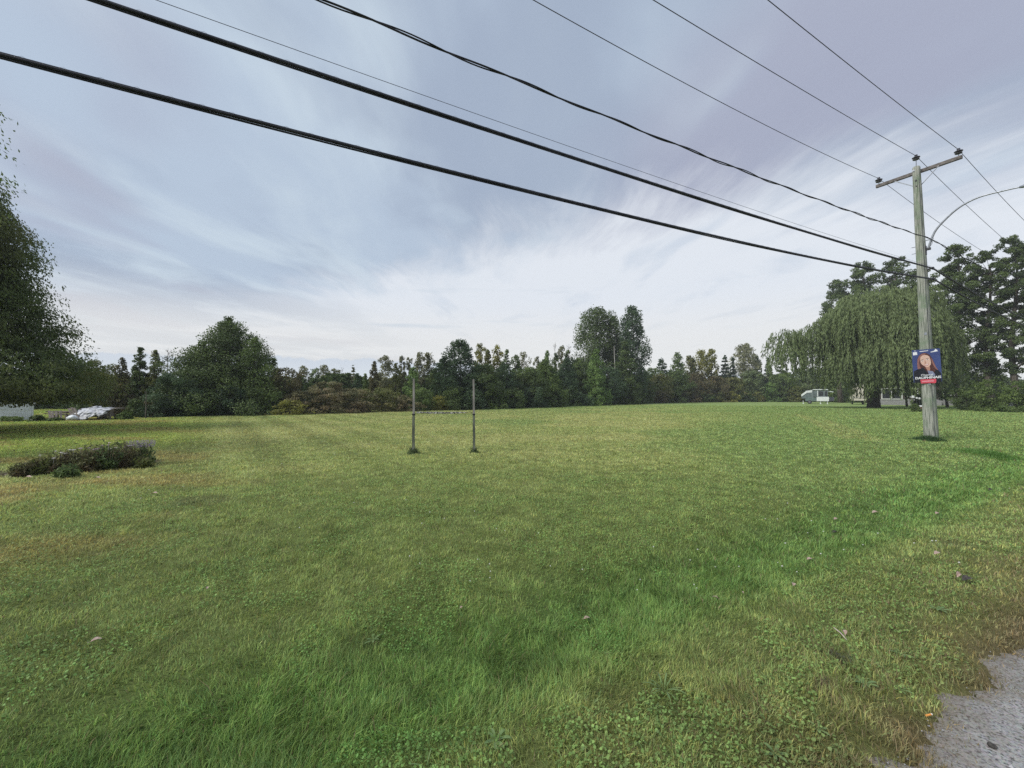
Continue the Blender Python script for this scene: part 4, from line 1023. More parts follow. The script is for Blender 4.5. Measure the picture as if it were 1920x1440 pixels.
for px, tp, hw, mt, lb in ((905, 694, 38, 'dark', 'dark leafy mass behind the foot of the right post'), (945, 698, 36, 'deep', 'blue-green rounded mass right of the right post'),
    (985, 700, 36, 'dark', 'dark rounded tree below the sparse silvery birch'), (1022, 692, 38, 'mid', 'green rounded tree below the pointed light green one'),
    (1062, 690, 34, 'deep', 'dark rounded tree below the whippy birch'), (1092, 690, 30, 'dark', 'dark low tree at the left foot of the tall poplars')):
    T(px, tp - (10 if mt == 'dark' else 18), hw, 'round' if mt == 'dark' else 'cone', mt, lb, dd=3, h0=.0, dens=1.6, name='broadleaf_tree')
T(1118, 655, 26, 'cone', 'light', 'fresh green tree in front of the left tall poplar', D=66, h0=.03, name='broadleaf_tree', dens=1.2)
T(1120, 577, 40, 'poplar', 'dark', 'left of the two tall poplars, broad and open', D=84, h0=.14, dens=1.5, nl=30)
T(1150, 592, 22, 'poplar', 'dark', 'middle spire between the two tall poplars', D=85, h0=.1, dens=1.4, nl=16)
T(1186, 573, 29, 'poplar', 'deep', 'right of the two tall poplars, narrow and dense', D=80, h0=.12, dens=1.5, nl=26)
T(1172, 640, 30, 'cone', 'dark', 'dark leafy tree at the foot of the tall poplars', D=76, h0=.02, dens=1.4, name='broadleaf_tree')
T(1140, 690, 34, 'round', 'deep', 'low dark round tree below the left tall poplar', D=72, h0=.01, dens=1.3)
T(1195, 700, 30, 'round', 'dark', 'dark round tree at the right foot of the tall poplars', D=82, h0=.01, dens=1.3)
# right background
for px, tp, hw, st, mt, lb in (
    (1222, 690, 22, 'round', 'mid', 'green tree in the dip right of the tall poplars'), (1241, 671, 17, 'pine', 'deep', 'flat-topped pine right of the tall poplars'),
    (1271, 661, 24, 'cone', 'mid', 'broad pointed tree right of the flat-topped pine'), (1294, 667, 15, 'poplar', 'olive', 'olive poplar between two broader trees'),
    (1315, 657, 20, 'poplar', 'yellow', 'yellowish tree with a pale crown near the right centre'), (1335, 654, 15, 'poplar', 'yellow', 'taller yellow-green tree right of the pale crowned one'),
    (1360, 665, 17, 'spruce', 'deep', 'dark spruce with drooping tiers left of the open round tree'), (1375, 668, 12, 'spruce', 'deep', 'narrow spruce hugging the open round tree'),
    (1396, 645, 28, 'round', 'pale', 'open round tree with see-through crown'), (1421, 668, 11, 'thin', 'dark', 'small tree right of the open round tree'),
    (1441, 670, 17, 'spruce', 'deep', 'spiky spruce left of the willow'), (1466, 662, 20, 'spruce', 'dark', 'spruce partly behind the left fringe of the willow')):
    T(px, tp, hw, st, mt, lb, dd=9, h0=.08, dens=1.15)
for px, tp, hw, mt, lb in ((1238, 702, 24, 'olive', 'olive rounded tree below the flat-topped pine'), (1268, 694, 32, 'dark', 'dark domed tree in the right background'),
    (1305, 700, 30, 'brown', 'brown-tinged domed tree below the yellowish tree'), (1342, 706, 28, 'brown', 'brownish bushy tree left of the dark spruce foot'),
    (1375, 708, 24, 'olive', 'olive bushy tree below the dark spruce'), (1408, 694, 26, 'willow', 'light willow-like tree below the open round tree'),
    (1470, 700, 34, 'mid', 'leafy tree behind the small camper'), (1515, 690, 36, 'willow', 'pale green tree between willow and camper'),
    (1560, 690, 40, 'dark', 'dark tree behind the willow skirt')):
    T(px, tp, hw, 'round', mt, lb, dd=3, h0=.0, dens=1.3)
B(1440, 717, 20, 'shrub', 'light', 'ball-shaped light green bush left of the camper', dd=-1, h0=0, dens=1.4)
B(1492, 724, 18, 'shrub', 'olive', 'round olive bush just left of the camper', dd=-1, h0=0, dens=1.3)
B(1468, 735, 16, 'shrub', 'dark', 'dark bush between the two ball-shaped bushes', dd=-.5, h0=0, dens=1.3)
B(1575, 712, 40, 'shrub', 'mid', 'big green bush behind the camper and trailer', D=96, h0=0, dens=1.3)
B(1372, 734, 14, 'shrub', 'yellow', 'small yellowish bush in the right background edge', dd=-1, h0=0, dens=1.1)
# sumac thicket and bushes at the foot of the tree line
B(612, 716, 66, 'sumac', 'sumac', 'highest dome of the rusty sumac thicket', dd=1.6, h0=.05, dens=1.5)
B(570, 733, 48, 'sumac', 'sumac', 'left dome of the rusty sumac thicket', dd=1.2, h0=.04, dens=1.4)
B(662, 728, 46, 'sumac', 'sumac', 'sumac dome right of the highest one', dd=1.2, h0=.04, dens=1.4)
B(712, 727, 46, 'sumac', 'olive', 'greenish sumac dome near the left post', dd=1.2, h0=.04, dens=1.4)
B(752, 740, 36, 'sumac', 'sumac', 'rightmost low sumac dome behind the left post', dd=.6, h0=.03, dens=1.3)
B(545, 750, 40, 'sumac', 'yellow', 'light green low shrub left of the rusty sumac thicket', dd=-.6, h0=0, dens=1.2)
brush = [(255, 748, 24, 'dark', 'low dark bush right of the tarped heap'), (300, 742, 26, 'brown', 'brownish bush behind the slim bare trunk at left'), (342, 735, 30, 'deep', 'dark bush below the drooping green mound'),
 (385, 728, 34, 'dark', 'dark bush under the left flank of the big conical tree'), (432, 722, 36, 'deep', 'dark bush under the middle of the big conical tree'), (478, 728, 32, 'dark', 'dark bush under the right flank of the big conical tree'), (515, 735, 26, 'mid', 'green bush left of the light low shrub'),
 (790, 728, 28, 'mid', 'green bush between the posts, nearest the left one'), (822, 742, 20, 'yellow', 'small bright bush between the posts'), (850, 725, 32, 'dark', 'dark bush in the middle between the posts'), (888, 730, 28, 'deep', 'dark bush just behind the right post'),
 (925, 728, 28, 'mid', 'green bush just right of the right post'), (962, 727, 30, 'dark', 'dark bush second right of the right post'), (1000, 724, 30, 'deep', 'dark bush third right of the right post'), (1035, 725, 28, 'dark', 'dark bush below the middle of the tree line'),
 (1070, 724, 28, 'mid', 'green bush left of the tall poplars foot'), (1105, 724, 26, 'deep', 'dark bush below the left tall poplar'), (1140, 727, 24, 'dark', 'dark bush between the two tall poplars'), (1172, 728, 22, 'deep', 'dark bush below the right tall poplar'), (1205, 730, 22, 'mid', 'green bush at the corner where the tree line steps back'),
 (1235, 733, 20, 'brown', 'brown-green bush below the flat-topped pine'), (1262, 730, 22, 'dark', 'dark bush below the domed tree'), (1292, 731, 22, 'brown', 'brownish bush below the brown-tinged tree'), (1322, 732, 22, 'dark', 'dark bush in the far right background'), (1350, 735, 18, 'olive', 'olive bush in the far right background'),
 (1398, 734, 20, 'dark', 'dark bush below the light willow-like tree'), (1420, 735, 16, 'olive', 'olive bush left of the ball-shaped light one')]
for px, tp, hw, mt, lb in brush:
    B(px, tp, hw, 'shrub', mt, lb, dd=0.3 if px < 1200 else -.5, h0=0, dens=1.25)
# bare saplings
def bare(px, top, base_D, label, seed, bark='twig', spread=.22):
    rg = random.Random(seed); D = base_D; x = (px - 960) / F * D; H = EYE + (HY - top) / F * D
    root = empty('bare_tree', (x, D, float(hz(x, D))), 0, label, 'tree'); mb = MB()
    mb.tube([(0, 0, -.1), (.02 * H, 0, .35 * H), (.0, .01 * H, .7 * H), (.01 * H, 0, H)], [.010 * H, .008 * H, .005 * H, .0012 * H], 6); mb.build('trunk', M[bark], root)
    mb = MB()
    for k in range(34):
        z = H * rg.uniform(.35, .95); a = rg.uniform(0, 6.28); l = H * spread * (1.15 - z / H) * rg.uniform(.5, 1.1); d = Vector((math.cos(a), math.sin(a), 0)); b = Vector((.01 * H, 0, z)); e = b + d * l + Vector((0, 0, l * rg.uniform(.5, 1.1)))
        mb.tube([b, b.lerp(e, .5) + Vector((0, 0, -.04 * l)), e], [.0030 * H, .002 * H, .0008 * H], 4)
        for j in range(3):
            f = rg.uniform(.3, .9); b2 = b.lerp(e, f); e2 = b2 + Vector((rg.uniform(-1, 1), rg.uniform(-1, 1), rg.uniform(.2, 1.2))) * l * .3; mb.tube([b2, e2], [.0014 * H, .0006 * H], 3)
    mb.build('branches', M[bark], root)
bare(312, 652, 33, 'bare leafless sapling between the fir tops and the conical tree', 1)
bare(1040, 640, 70, 'bare birch tips left of the tall poplars', 2, 'bark_pale')
bare(1066, 645, 72, 'bare whip right of the bare birch tips', 5)
bare(547, 690, 52, 'bare grey twigs right of the rust-tinged tree', 3)
bare(640, 688, 56, 'bare grey sapling above the sumac thicket', 4)
mb = MB(); D = 28.6; x = (274 - 960) / F * D; mb.tube([(0, 0, -.1), (.02, 0, .9), (.0, 0, 1.9)], [.035, .03, .02], 8); tr_ = mb.build('dead_trunk', M['twig']); tr_.location = (x, D, float(hz(x, D))); tag(tr_, 'slim pale dead trunk at the edge of the left thicket', 'tree trunk')
mb = MB(); mb.tube([(0, 0, -.1), (.05, 0, 6), (-.1, 0, 11)], [.11, .09, .05], 8); tr_ = mb.build('dead_trunk', M['bark_pale']); x = (1153 - 960) / F * 77; tr_.location = (x, 77, 0); tag(tr_, 'white birch trunk showing between the tall poplars', 'tree trunk')

# far wood filling the depth behind the first trees
def far_wood():
    rng = np.random.default_rng(77); VV = []; TT = []
    for px in np.arange(-40, 2150, 9):
        D = (edge_depth(px) + rng.uniform(10, 24)) if px < 1250 else rng.uniform(118, 145)
        if px < 150: D = rng.uniform(45, 60)
        top = 742 - (rng.uniform(22, 38) if px > 1200 else rng.uniform(24, 42)); 
        if 540 < px < 600: top += 4
        H = EYE + (HY - top) / F * D; R = 16 / F * D; x = (px - 960) / F * D; n = 700
        c = rng.random(n); a = rng.uniform(0, 6.28, n); r = R * np.sqrt(np.clip(1 - (c * .98) ** 2, .05, 1)) * rng.uniform(.5, 1.1, n)
        P = np.stack([x + r * np.cos(a), D + r * np.sin(a), H * c], 1)
        VV.append(leaves(P, rng.normal(0, 1, (n, 3)), .010 * D, .006 * D, rng)); TT.append(np.clip(rng.uniform(0, .6) + .4 * rng.random(n), 0, 1))
    V = np.concatenate(VV); t = np.concatenate(TT)
    o = mesh_crown(None, V, t, LM['dark'], 'distant_wood'); tag(o, 'dark wood filling the gaps behind the tree line', None, None, 'stuff')
far_wood()

# big tree at the left edge: layered, drooping sprays
def left_tree(cx, cy, H, prof, zmin, label, seed, n_spray, leaf_n, mat='locust', leaf=.13):
    rng = np.random.default_rng(seed); root = empty('locust_tree', (cx, cy, float(hz(cx, cy))), 0, label, 'tree')
    zz = np.array([p[0] for p in prof]); rr = np.array([p[1] for p in prof])
    z = rng.uniform(zmin, H, n_spray) if n_spray < 100 else zmin + (H - zmin) * rng.random(n_spray) ** 1.15
    a = rng.uniform(0, 2 * np.pi, n_spray); env_ = np.interp(z, zz, rr)
    fr = rng.uniform(.30, 1.0, n_spray) ** .6; r = env_ * fr * (1 + .10 * np.sin(3 * a + z) + .08 * np.sin(5 * a - 2 * z))
    base = np.stack([r * np.cos(a), r * np.sin(a), z], 1)
    VV = []; TT = []; out = np.stack([np.cos(a), np.sin(a), 0 * a], 1)
    LEN = rng.uniform(.7, 1.9, n_spray)
    ts = rng.random((n_spray, leaf_n)); s = LEN[:, None] * ts
    P = base[:, None, :] + out[:, None, :] * (s * .85)[..., None]; P[..., 2] += (.18 * s - .26 * s * s / LEN[:, None])
    lat = rng.normal(0, .15, (n_spray, leaf_n)) * (1 - .5 * ts); perp = np.stack([-np.sin(a), np.cos(a), 0 * a], 1)
    P = P + perp[:, None, :] * lat[..., None] + rng.normal(0, 1, P.shape) * np.array([.06, .06, .10])
    D = out[:, None, :] * .45 + perp[:, None, :] * np.sign(lat)[..., None] * .5 + np.array([0, 0, -.85]) + rng.normal(0, .4, P.shape)
    P = P.reshape(-1, 3); D = D.reshape(-1, 3); P[:, 2] = np.maximum(P[:, 2], .3)
    Nn = out.repeat(leaf_n, 0) * .4 + np.array([0, 0, .9]) + rng.normal(0, .6, P.shape); V = leaves(P, D, leaf, leaf * .45, rng, Nn); t = np.repeat(rng.uniform(0, 1, n_spray) * .75, leaf_n) + .25 * rng.random(n_spray * leaf_n)
    mesh_crown(root, V, t, LM[mat])
    sel = rng.choice(n_spray, min(220, n_spray), replace=False)
    mb = MB(); r0 = .30
    pts = [Vector((.08 * math.sin(q), .05 * math.cos(q * 2), H * .9 * q / 8 - .2)) for q in range(9)]; mb.tube(pts, [r0 * (1 - .1 * q) for q in range(9)], 10)
    for k in sel:
        c = Vector(base[k]); zb = max(min(c.z - .45 * math.hypot(c.x, c.y), H * .82), 1.2); b = Vector((0, 0, zb)); rb = .05 * (1 - zb / H) + .012
        m_ = b.lerp(c, .55) + Vector((0, 0, .35)); e = c + Vector(out[k]) * .9; mb.tube([b, m_, c, e], [rb, rb * .6, rb * .3, .004], 5)
    mb.build('trunk', M['bark'], root, True)
def xr(px, D): return (px - 960) / F * D
DL = 17.0; cxl = -24.6
pr = []
for px, py in ((100, 775), (120, 757), (168, 742), (192, 720), (185, 690), (150, 640), (128, 580), (100, 530), (82, 480), (66, 430), (42, 395), (14, 372), (-14, 350), (-60, 300)):
    z = EYE + (HY - py) / F * DL; pr.append((z, max(.4, (xr(px, DL) - cxl) * .93 - 2.55 + .9 * (py > 650) + .8 * (py < 470))))
left_tree(cxl, DL, 11.6, sorted(pr), 1.35, 'large drooping tree filling the left edge of the view', 5, 5600, 44)
DN = 9.5; cxn = xr(0, DN) - 4.95
left_tree(cxn, DN, 10.6, [(3.5, .5), (5.2, 1.0), (6.3, 1.6), (7.2, 2.2), (8.4, 2.5), (9.5, 2.3), (10.6, 1.0)], 4.4, 'tree off the left edge with only drooping sprays showing', 8, 420, 36, 'mid', .11)

# weeping willow
def willow(px, D, label):
    rng = np.random.default_rng(31); cx = xr(px, D); root = empty('weeping_willow', (cx, D, float(hz(cx, D))), 0, label, 'tree')
    def m(pxl): return (pxl - px) / F * D
    # lobes: (px centre, px top, half px, depth offset)
    lobes = [(1642, 536, 80, 0), (1692, 536, 46, -1.5), (1585, 570, 58, -1), (1540, 600, 44, 0), (1488, 611, 36, 1.5), (1728, 570, 32, 2), (1640, 600, 50, -4.5), (1600, 640, 45, -4.5), (1560, 655, 42, -3), (1655, 575, 60, -3.5), (1690, 610, 40, -4), (1478, 640, 28, 0), ]
    VV = []; TT = []; mbs = MB(); cl = []
    for (lx, ty, hw, dy) in lobes:
        H = EYE + (HY - ty) / F * D; R = hw / F * D * .84; x0 = m(lx); ns = int(165 * (hw / 45) ** 2); y0 = dy
        lobe_t = rng.uniform(0, .45)
        cl.append((x0, y0, H - 1.2))
        for k in range(ns):
            q = math.sqrt(rng.random()); a = rng.uniform(0, 6.28); rx = R * q
            z0 = H - (1 - math.sqrt(max(0, 1 - (q * .94) ** 2))) * R * .95 - rng.uniform(0, 1.2)
            bx, by = x0 + rx * math.cos(a), y0 + rx * math.sin(a)
            ln = rng.uniform(2.2, 7.2) * (.6 + .6 * q) if lx > 1500 else rng.uniform(1.2, 3.2)
            ln = min(ln, z0 - (rng.uniform(.5, 2.3) if lx > 1590 else rng.uniform(2.3, 3.8))); 
            if ln < .5: continue
            nl = int(ln * 12); s = np.sort(rng.random(nl)) * ln; o = .9 * (1 - np.exp(-s * .9)); 
            P = np.stack([bx + math.cos(a) * o + .12 * np.sin(s * 1.7 + k), by + math.sin(a) * o, z0 + .25 * np.sin(np.minimum(s, 1) * 3.1) - s], 1) + rng.normal(0, .07, (nl, 3))
            Dv = np.stack([math.cos(a) * .25 + rng.normal(0, .22, nl), math.sin(a) * .25 + rng.normal(0, .22, nl), -np.ones(nl)], 1)
            VV.append(leaves(P, Dv, .42, .10, rng)); TT.append(np.clip(lobe_t + rng.uniform(0, .22) + .25 * rng.random(nl) + .25 * max(0, 1 - (s[0] + 0) ) * (q > .5) * (s < 1.2), 0, 1))
    mesh_crown(root, np.concatenate(VV), np.concatenate(TT), LM['willow'])
    mb = MB(); tx = m(1637)
    mb.tube([(tx, 0, -.2), (tx + .1, 0, 1.5), (tx, .1, 3), (tx + .3, 0, 5)], [.78, .58, .52, .48], 12)
    for i, c in enumerate(cl):
        b = Vector((tx + .2, 0, 3.2 + .2 * (i % 4))); c = Vector(c); mb.tube([b, b.lerp(c, .4) + Vector((0, 0, 1.4)), b.lerp(c, .8) + Vector((0, 0, 1.1)), c], [.38, .24, .14, .05], 7)
    mb.build('trunk', M['bark'], root, True)
willow(1637, 53, 'big weeping willow left of the utility pole')
# tall broadleaf trees behind the willow and the pole
GO = 'tall dark trees on the right'
for px, tp, hw, D, h0, lb in ((1578, 522, 34, 92, .25, 'leftmost dark crown peeping over the willow'), (1624, 491, 38, 90, .25, 'second dark crown rising above the willow'),
    (1682, 483, 36, 84, .25, 'dark crown above the willow just left of the pole'), (1735, 497, 34, 80, .2, 'dark tree directly behind the utility pole'),
    (1800, 455, 44, 60, .2, 'tall dark tree just right of the pole'), (1858, 468, 42, 58, .2, 'tall dark open tree second right of the pole'), (1908, 440, 46, 56, .2, 'tallest dark tree at the right edge of the view'), (1990, 450, 60, 56, .15, 'dark tree beyond the right edge of the view')):
    tree(px, tp, hw * 1.12, 'broad', 'dark', lb, D=D, h0=h0, dens=1.5, group=GO, nl=34, name='oak_tree')
tree(1775, 640, 42, 'round', 'mid', 'lower green tree right behind the poster', D=56, h0=.12, dens=.9, group=GO)
tree(1845, 668, 50, 'round', 'dark', 'low dark tree behind the right hedge', D=60, h0=.05, dens=1.2, group=GO)
tree(1700, 668, 46, 'round', 'dark', 'low dark tree under the right side of the willow', D=60, h0=.22, dens=1.1, group=GO)
GH = 'clipped hedge bushes at the right edge'
for px, tp, hw, D, mt, lb in ((1812, 726, 34, 44, 'dark', 'left dark bush in front of the house'), (1858, 712, 42, 41, 'mid', 'broad spreading green bush at right'), (1905, 714, 40, 39, 'mid', 'green bush at the right edge of the view'), (1955, 712, 40, 38, 'dark', 'bush beyond the right edge of the view')):
    tree(px, tp, hw, 'shrub', mt, lb, D=D, h0=.06, dens=1.2, group=GH)
B(1722, 742, 16, 'shrub', 'dark', 'small dark bush left of the pole foot', D=50, h0=0, dens=1.2)

# ------------------------------------------------------------------ house, camper, trailer (right)
M['brick'] = noise_mat('dark_brick', (.05, .042, .036), (.085, .07, .06), 20, .85)
M['shingle'] = noise_mat('roof_shingle', (.055, .058, .065), (.10, .103, .11), 14, .9, (1, 1, 3))
M['white_trim'] = noise_mat('white_trim', (.52, .53, .52), (.66, .67, .66), 5, .5)
M['glass'] = noise_mat('window_glass', (.015, .018, .02), (.04, .045, .05), 3, .08, spec=.8)
M['concrete'] = noise_mat('concrete', (.20, .20, .20), (.32, .32, .33), 6, .9)
M['cream'] = noise_mat('cream_panel', (.50, .46, .40), (.60, .56, .49), 4, .45)
def facing(px0, D, deg):
    """a front turned toward the road: returns w(px) along it and z(py, w)"""
    th = math.radians(deg); c, s_ = math.cos(th), math.sin(th); x0 = xr(px0, D)
    w = lambda px: ((px - 960) / F * D - x0) / (c + (px - 960) / F * s_)
    z = lambda py, px=px0: EYE + (HY - py) / F * (D - w(px) * s_)
    return w, z, -th
def house():
    D = 72; x0 = xr(1648, D); wf, zf, rz_ = facing(1648, D, 40); root = empty('bungalow', (x0, D, 0), rz_, 'dark low bungalow half hidden behind the willow and the pole', 'house'); W = wf(1852); dp = 8.0
    mb = MB(); mb.box((W / 2, dp / 2, .45), (W, dp, 1.1)); mb.build('foundation', M['concrete'], root)
    mb = MB(); mb.box((W / 2, dp / 2, 2.35), (W - .04, dp - .04, 2.7)); mb.build('wall', M['brick'], root)
    mb = MB(); e = .5; z0, z1 = 3.6, 5.6
    V = [(-e, -e, z0), (W + e, -e, z0), (W + e, dp + e, z0), (-e, dp + e, z0), (1.5, dp / 2, z1), (W - 1.5, dp / 2, z1), (-e, -e, z0 + .18), (W + e, -e, z0 + .18), (W + e, dp + e, z0 + .18), (-e, dp + e, z0 + .18)]
    mb.add(V, [(3, 2, 1, 0), (0, 1, 7, 6), (1, 2, 8, 7), (2, 3, 9, 8), (3, 0, 6, 9), (6, 7, 5, 4), (7, 8, 5), (8, 9, 4, 5), (9, 6, 4)]); mb.build('roof', M['shingle'], root)
    def win(pa, pb, ya, yb, mull):
        a, b = wf(pa), wf(pb); zt = zf(ya, pa); zb = max(zf(yb, pa), .95); t = .15
        mb = MB(); yy = -.05
        mb.box(((a + b) / 2, yy, zt - t / 2), (b - a, .09, t)); mb.box(((a + b) / 2, yy, zb + t / 2), (b - a, .09, t))
        for f in [0] + mull + [1]:
            xx = a + t / 2 + (b - a - t) * f; mb.box((xx, yy, (zt + zb) / 2), (t, .088, zt - zb - 2 * t))
        fr = mb.build('window', M['white_trim'], root)
        mb = MB(); mb.box(((a + b) / 2, yy + .03, (zt + zb) / 2), (b - a - .1, .02, zt - zb - .1)); mb.build('pane', M['glass'], fr)
    win(1768, 1800, 722, 742, [.5]); win(1652, 1692, 728, 751, [.5]); win(1700, 1722, 728, 745, []); win(1822, 1840, 724, 742, [.5])
    a = wf(1745); mb = MB(); mb.box((a, -.06, 2.05), (1.0, .08, 2.1)); dr_ = mb.build('door', M['shingle'], root); mb = MB(); mb.box((a + .38, -.12, 2.0), (.06, .05, .14)); mb.build('handle', M['steel'], dr_)
    mb = MB(); mb.box((a, -.7, .45), (2.2, 1.3, .9)); mb.box((a, -1.6, .22), (2.0, .5, .44)); mb.build('doorstep', M['concrete'], root)
    mb = MB(); mb.box((W * .7, dp * .55, 5.6), (.7, .7, 1.6)); mb.build('chimney', M['brick'], root)
house()
mb = MB(); P = [gp(1768, 757.5), gp(1930, 762), gp(1930, 755.5), gp(1830, 753.5), gp(1780, 754)]
mb.add([(p[0], p[1], .035) for p in P], [(0, 1, 2, 3, 4)]); tag(mb.build('driveway', M['concrete']), 'pale driveway in front of the bungalow', None, None, 'structure')

def camper():
    D = 82; x0 = xr(1502, D); sc = D / F; wf, zf, rz_ = facing(1502, D, 35); root = empty('folding_camper', (x0, D, 0), rz_, 'small unfolded pop-up camper with grey canvas sides on the far lawn', 'camper')
    mw = noise_mat('camper_white', (.66, .69, .70), (.80, .83, .84), 3, .5); cv = noise_mat('grey_canvas', (.10, .13, .135), (.17, .205, .21), 2, .8); dk = noise_mat('screen_window', (.02, .025, .03), (.05, .055, .06), 3, .6); gr = noise_mat('teal_body', (.10, .15, .145), (.16, .21, .20), 3, .5)
    X = lambda px: wf(px + 1.5); Z = lambda py: EYE + (HY - py) * sc
    yb = 2.1
    mb = MB(); mb.box(((X(1529) + X(1552)) / 2, 0, (Z(752) + Z(744)) / 2), (X(1552) - X(1529), yb, Z(744) - Z(752)), None, .03); mb.build('body', mw, root)
    mb = MB(); mb.box(((X(1508) + X(1529)) / 2 - .01, 0.02, (Z(752) + Z(745.5)) / 2), (X(1529) - X(1508) - .03, yb - .06, Z(745.5) - Z(752)), None, .03); mb.build('lower_body', gr, root)
    mb = MB(); mb.box(((X(1522) + X(1551)) / 2, 0, Z(731)), (X(1551) - X(1522), yb + .1, .16), None, .05); mb.build('roof', mw, root)
    mb = MB(); mb.box(((X(1524) + X(1550)) / 2, 0.03, (Z(732) + Z(744)) / 2), (X(1550) - X(1524), yb - .15, Z(732) - Z(744) - .02)); cvs = mb.build('canvas_wall', cv, root)
    for a, b in ((1533, 1541), (1544.5, 1548.5)):
        mb = MB(); mb.box(((X(a) + X(b)) / 2, -yb / 2 + .08, (Z(734) + Z(743)) / 2), (X(b) - X(a), .03, Z(734) - Z(743) - .06)); mb.build('window', dk, cvs)
    mb = MB(); mb.box((X(1531), -yb / 2 + .055, (Z(733) + Z(743)) / 2), (.12, .04, Z(733) - Z(743))); mb.build('door_post', mw, root)
    # tented bed end at left: sloping canvas with white ridge
    mb = MB(); o = [(X(1501), Z(747)), (X(1523.5), Z(747)), (X(1523.5), Z(732)), (X(1511), Z(733.5)), (X(1501.5), Z(740))]
    mb.poly(o, -yb / 2 + .1, yb / 2 - .1, ((0, 0, 0), (1, 0, 0), (0, 0, 1), (0, 1, 0))); tent = mb.build('tent_end', cv, root)
    mb = MB(); o2 = [(X(1500.5), Z(740)), (X(1511), Z(732.5)), (X(1512), Z(736)), (X(1501), Z(743.6))]; mb.poly(o2, -yb / 2 + .02, yb / 2 - .02, ((0, 0, 0), (1, 0, 0), (0, 0, 1), (0, 1, 0)))
    o2 = [(X(1511.6), Z(732.6)), (X(1521), Z(731.6)), (X(1520.5), Z(736)), (X(1512), Z(736.5))]; mb.poly(o2, -yb / 2 + .05, yb / 2 - .05, ((0, 0, 0), (1, 0, 0), (0, 0, 1), (0, 1, 0))); mb.build('roof_flap', mw, root)
    # bed end at right
    mb = MB(); mb.tube([(X(1551), 0, Z(734)), (X(1561), 0, Z(735.5))], .07, 8); mb.build('awning_pole', mw, root)
    mb = MB(); mb.box((X(1557), 0, Z(748)), (X(1562) - X(1552.5), yb * .8, Z(744) - Z(751)), None, .04); mb.build('storage_box', noise_mat('dark_box', (.05, .055, .075), (.09, .095, .12), 3), root)
    for a in (1516, 1522):
        pass
    for sy in (-1, 1):
        mb = MB(); r = .36; R_ = Matrix.Rotation(math.pi / 2, 3, 'X'); pr_ = [(r * .55, -.1), (r * .95, -.1), (r, -.06), (r, .06), (r * .95, .1), (r * .55, .1)]
        t_ = MB().lathe(pr_, (0, 0, 0), 18); V = [R_ @ Vector(v) + Vector((X(1516), sy * (yb / 2 - .1), r)) for v in t_.V]; mb.add(V, t_.Fc); wh = mb.build('wheel', M['dark_metal'], root, True)
        t_ = MB().lathe([(r * .5, -.11), (r * .2, -.13), (r * .2, .11), (r * .5, .11)], (0, 0, 0), 14); mb = MB(); mb.add([R_ @ Vector(v) + Vector((X(1516), sy * (yb / 2 - .1), r)) for v in t_.V], t_.Fc); mb.build('rim', M['steel'], wh)
    for a in (1504, 1536, 1549):
        mb = MB(); mb.tube([(X(a), -yb / 2 + .15, 0), (X(a), -yb / 2 + .15, Z(751))], .05, 6); mb.box((X(a), -yb / 2 + .15, .03), (.3, .3, .06)); mb.build('jack_leg', mw, root)
camper()
def trailer():
    D = 74; x0 = xr(1593, D); sc = D / F; wf, zf, rz_ = facing(1593, D, 39); root = empty('cream_trailer', (x0, D, 0), rz_, 'cream travel trailer end showing under the willow', 'trailer')
    X = lambda px: wf(px); Z = lambda py: EYE + (HY - py) * sc
    o = [(X(1593.5), Z(751)), (X(1623), Z(751)), (X(1623), Z(744)), (X(1621.5), Z(744)), (X(1621.5), Z(722)), (X(1620), Z(721)), (X(1600), Z(721)), (X(1598), Z(722.5)), (X(1595), Z(738))]
    mb = MB(); mb.poly(o, 0, 4.6, ((0, 0, 0), (1, 0, 0), (0, 0, 1), (0, 1, 0))); mb.build('body', M['cream'], root)
    mb = MB(); mb.box((X(1608), -.02, Z(746)), (X(1620) - X(1596), .04, .08)); mb.build('trim_strip', M['steel'], root)
    mb = MB(); mb.box((X(1609), 1.0, Z(720)), (1.1, 1.2, .32), None, .05); mb.build('roof_vent', M['white_trim'], root)
    mb = MB(); mb.tube([(X(1619.5), .3, 0), (X(1619.5), .3, Z(751))], .06, 8); mb.box((X(1619.5), .3, .03), (.35, .35, .06)); mb.build('jack_leg', M['dark_metal'], root)
    for xx in (X(1598), X(1618)):
        t_ = MB().lathe([(.2, -.12), (.36, -.12), (.38, 0), (.36, .12), (.2, .12)], (0, 0, 0), 16); R_ = Matrix.Rotation(math.pi / 2, 3, 'Y'); mb = MB(); mb.add([R_ @ Vector(v) + Vector((xx, 2.6, .38)) for v in t_.V], t_.Fc); mb.build('wheel', M['dark_metal'], root)
trailer()
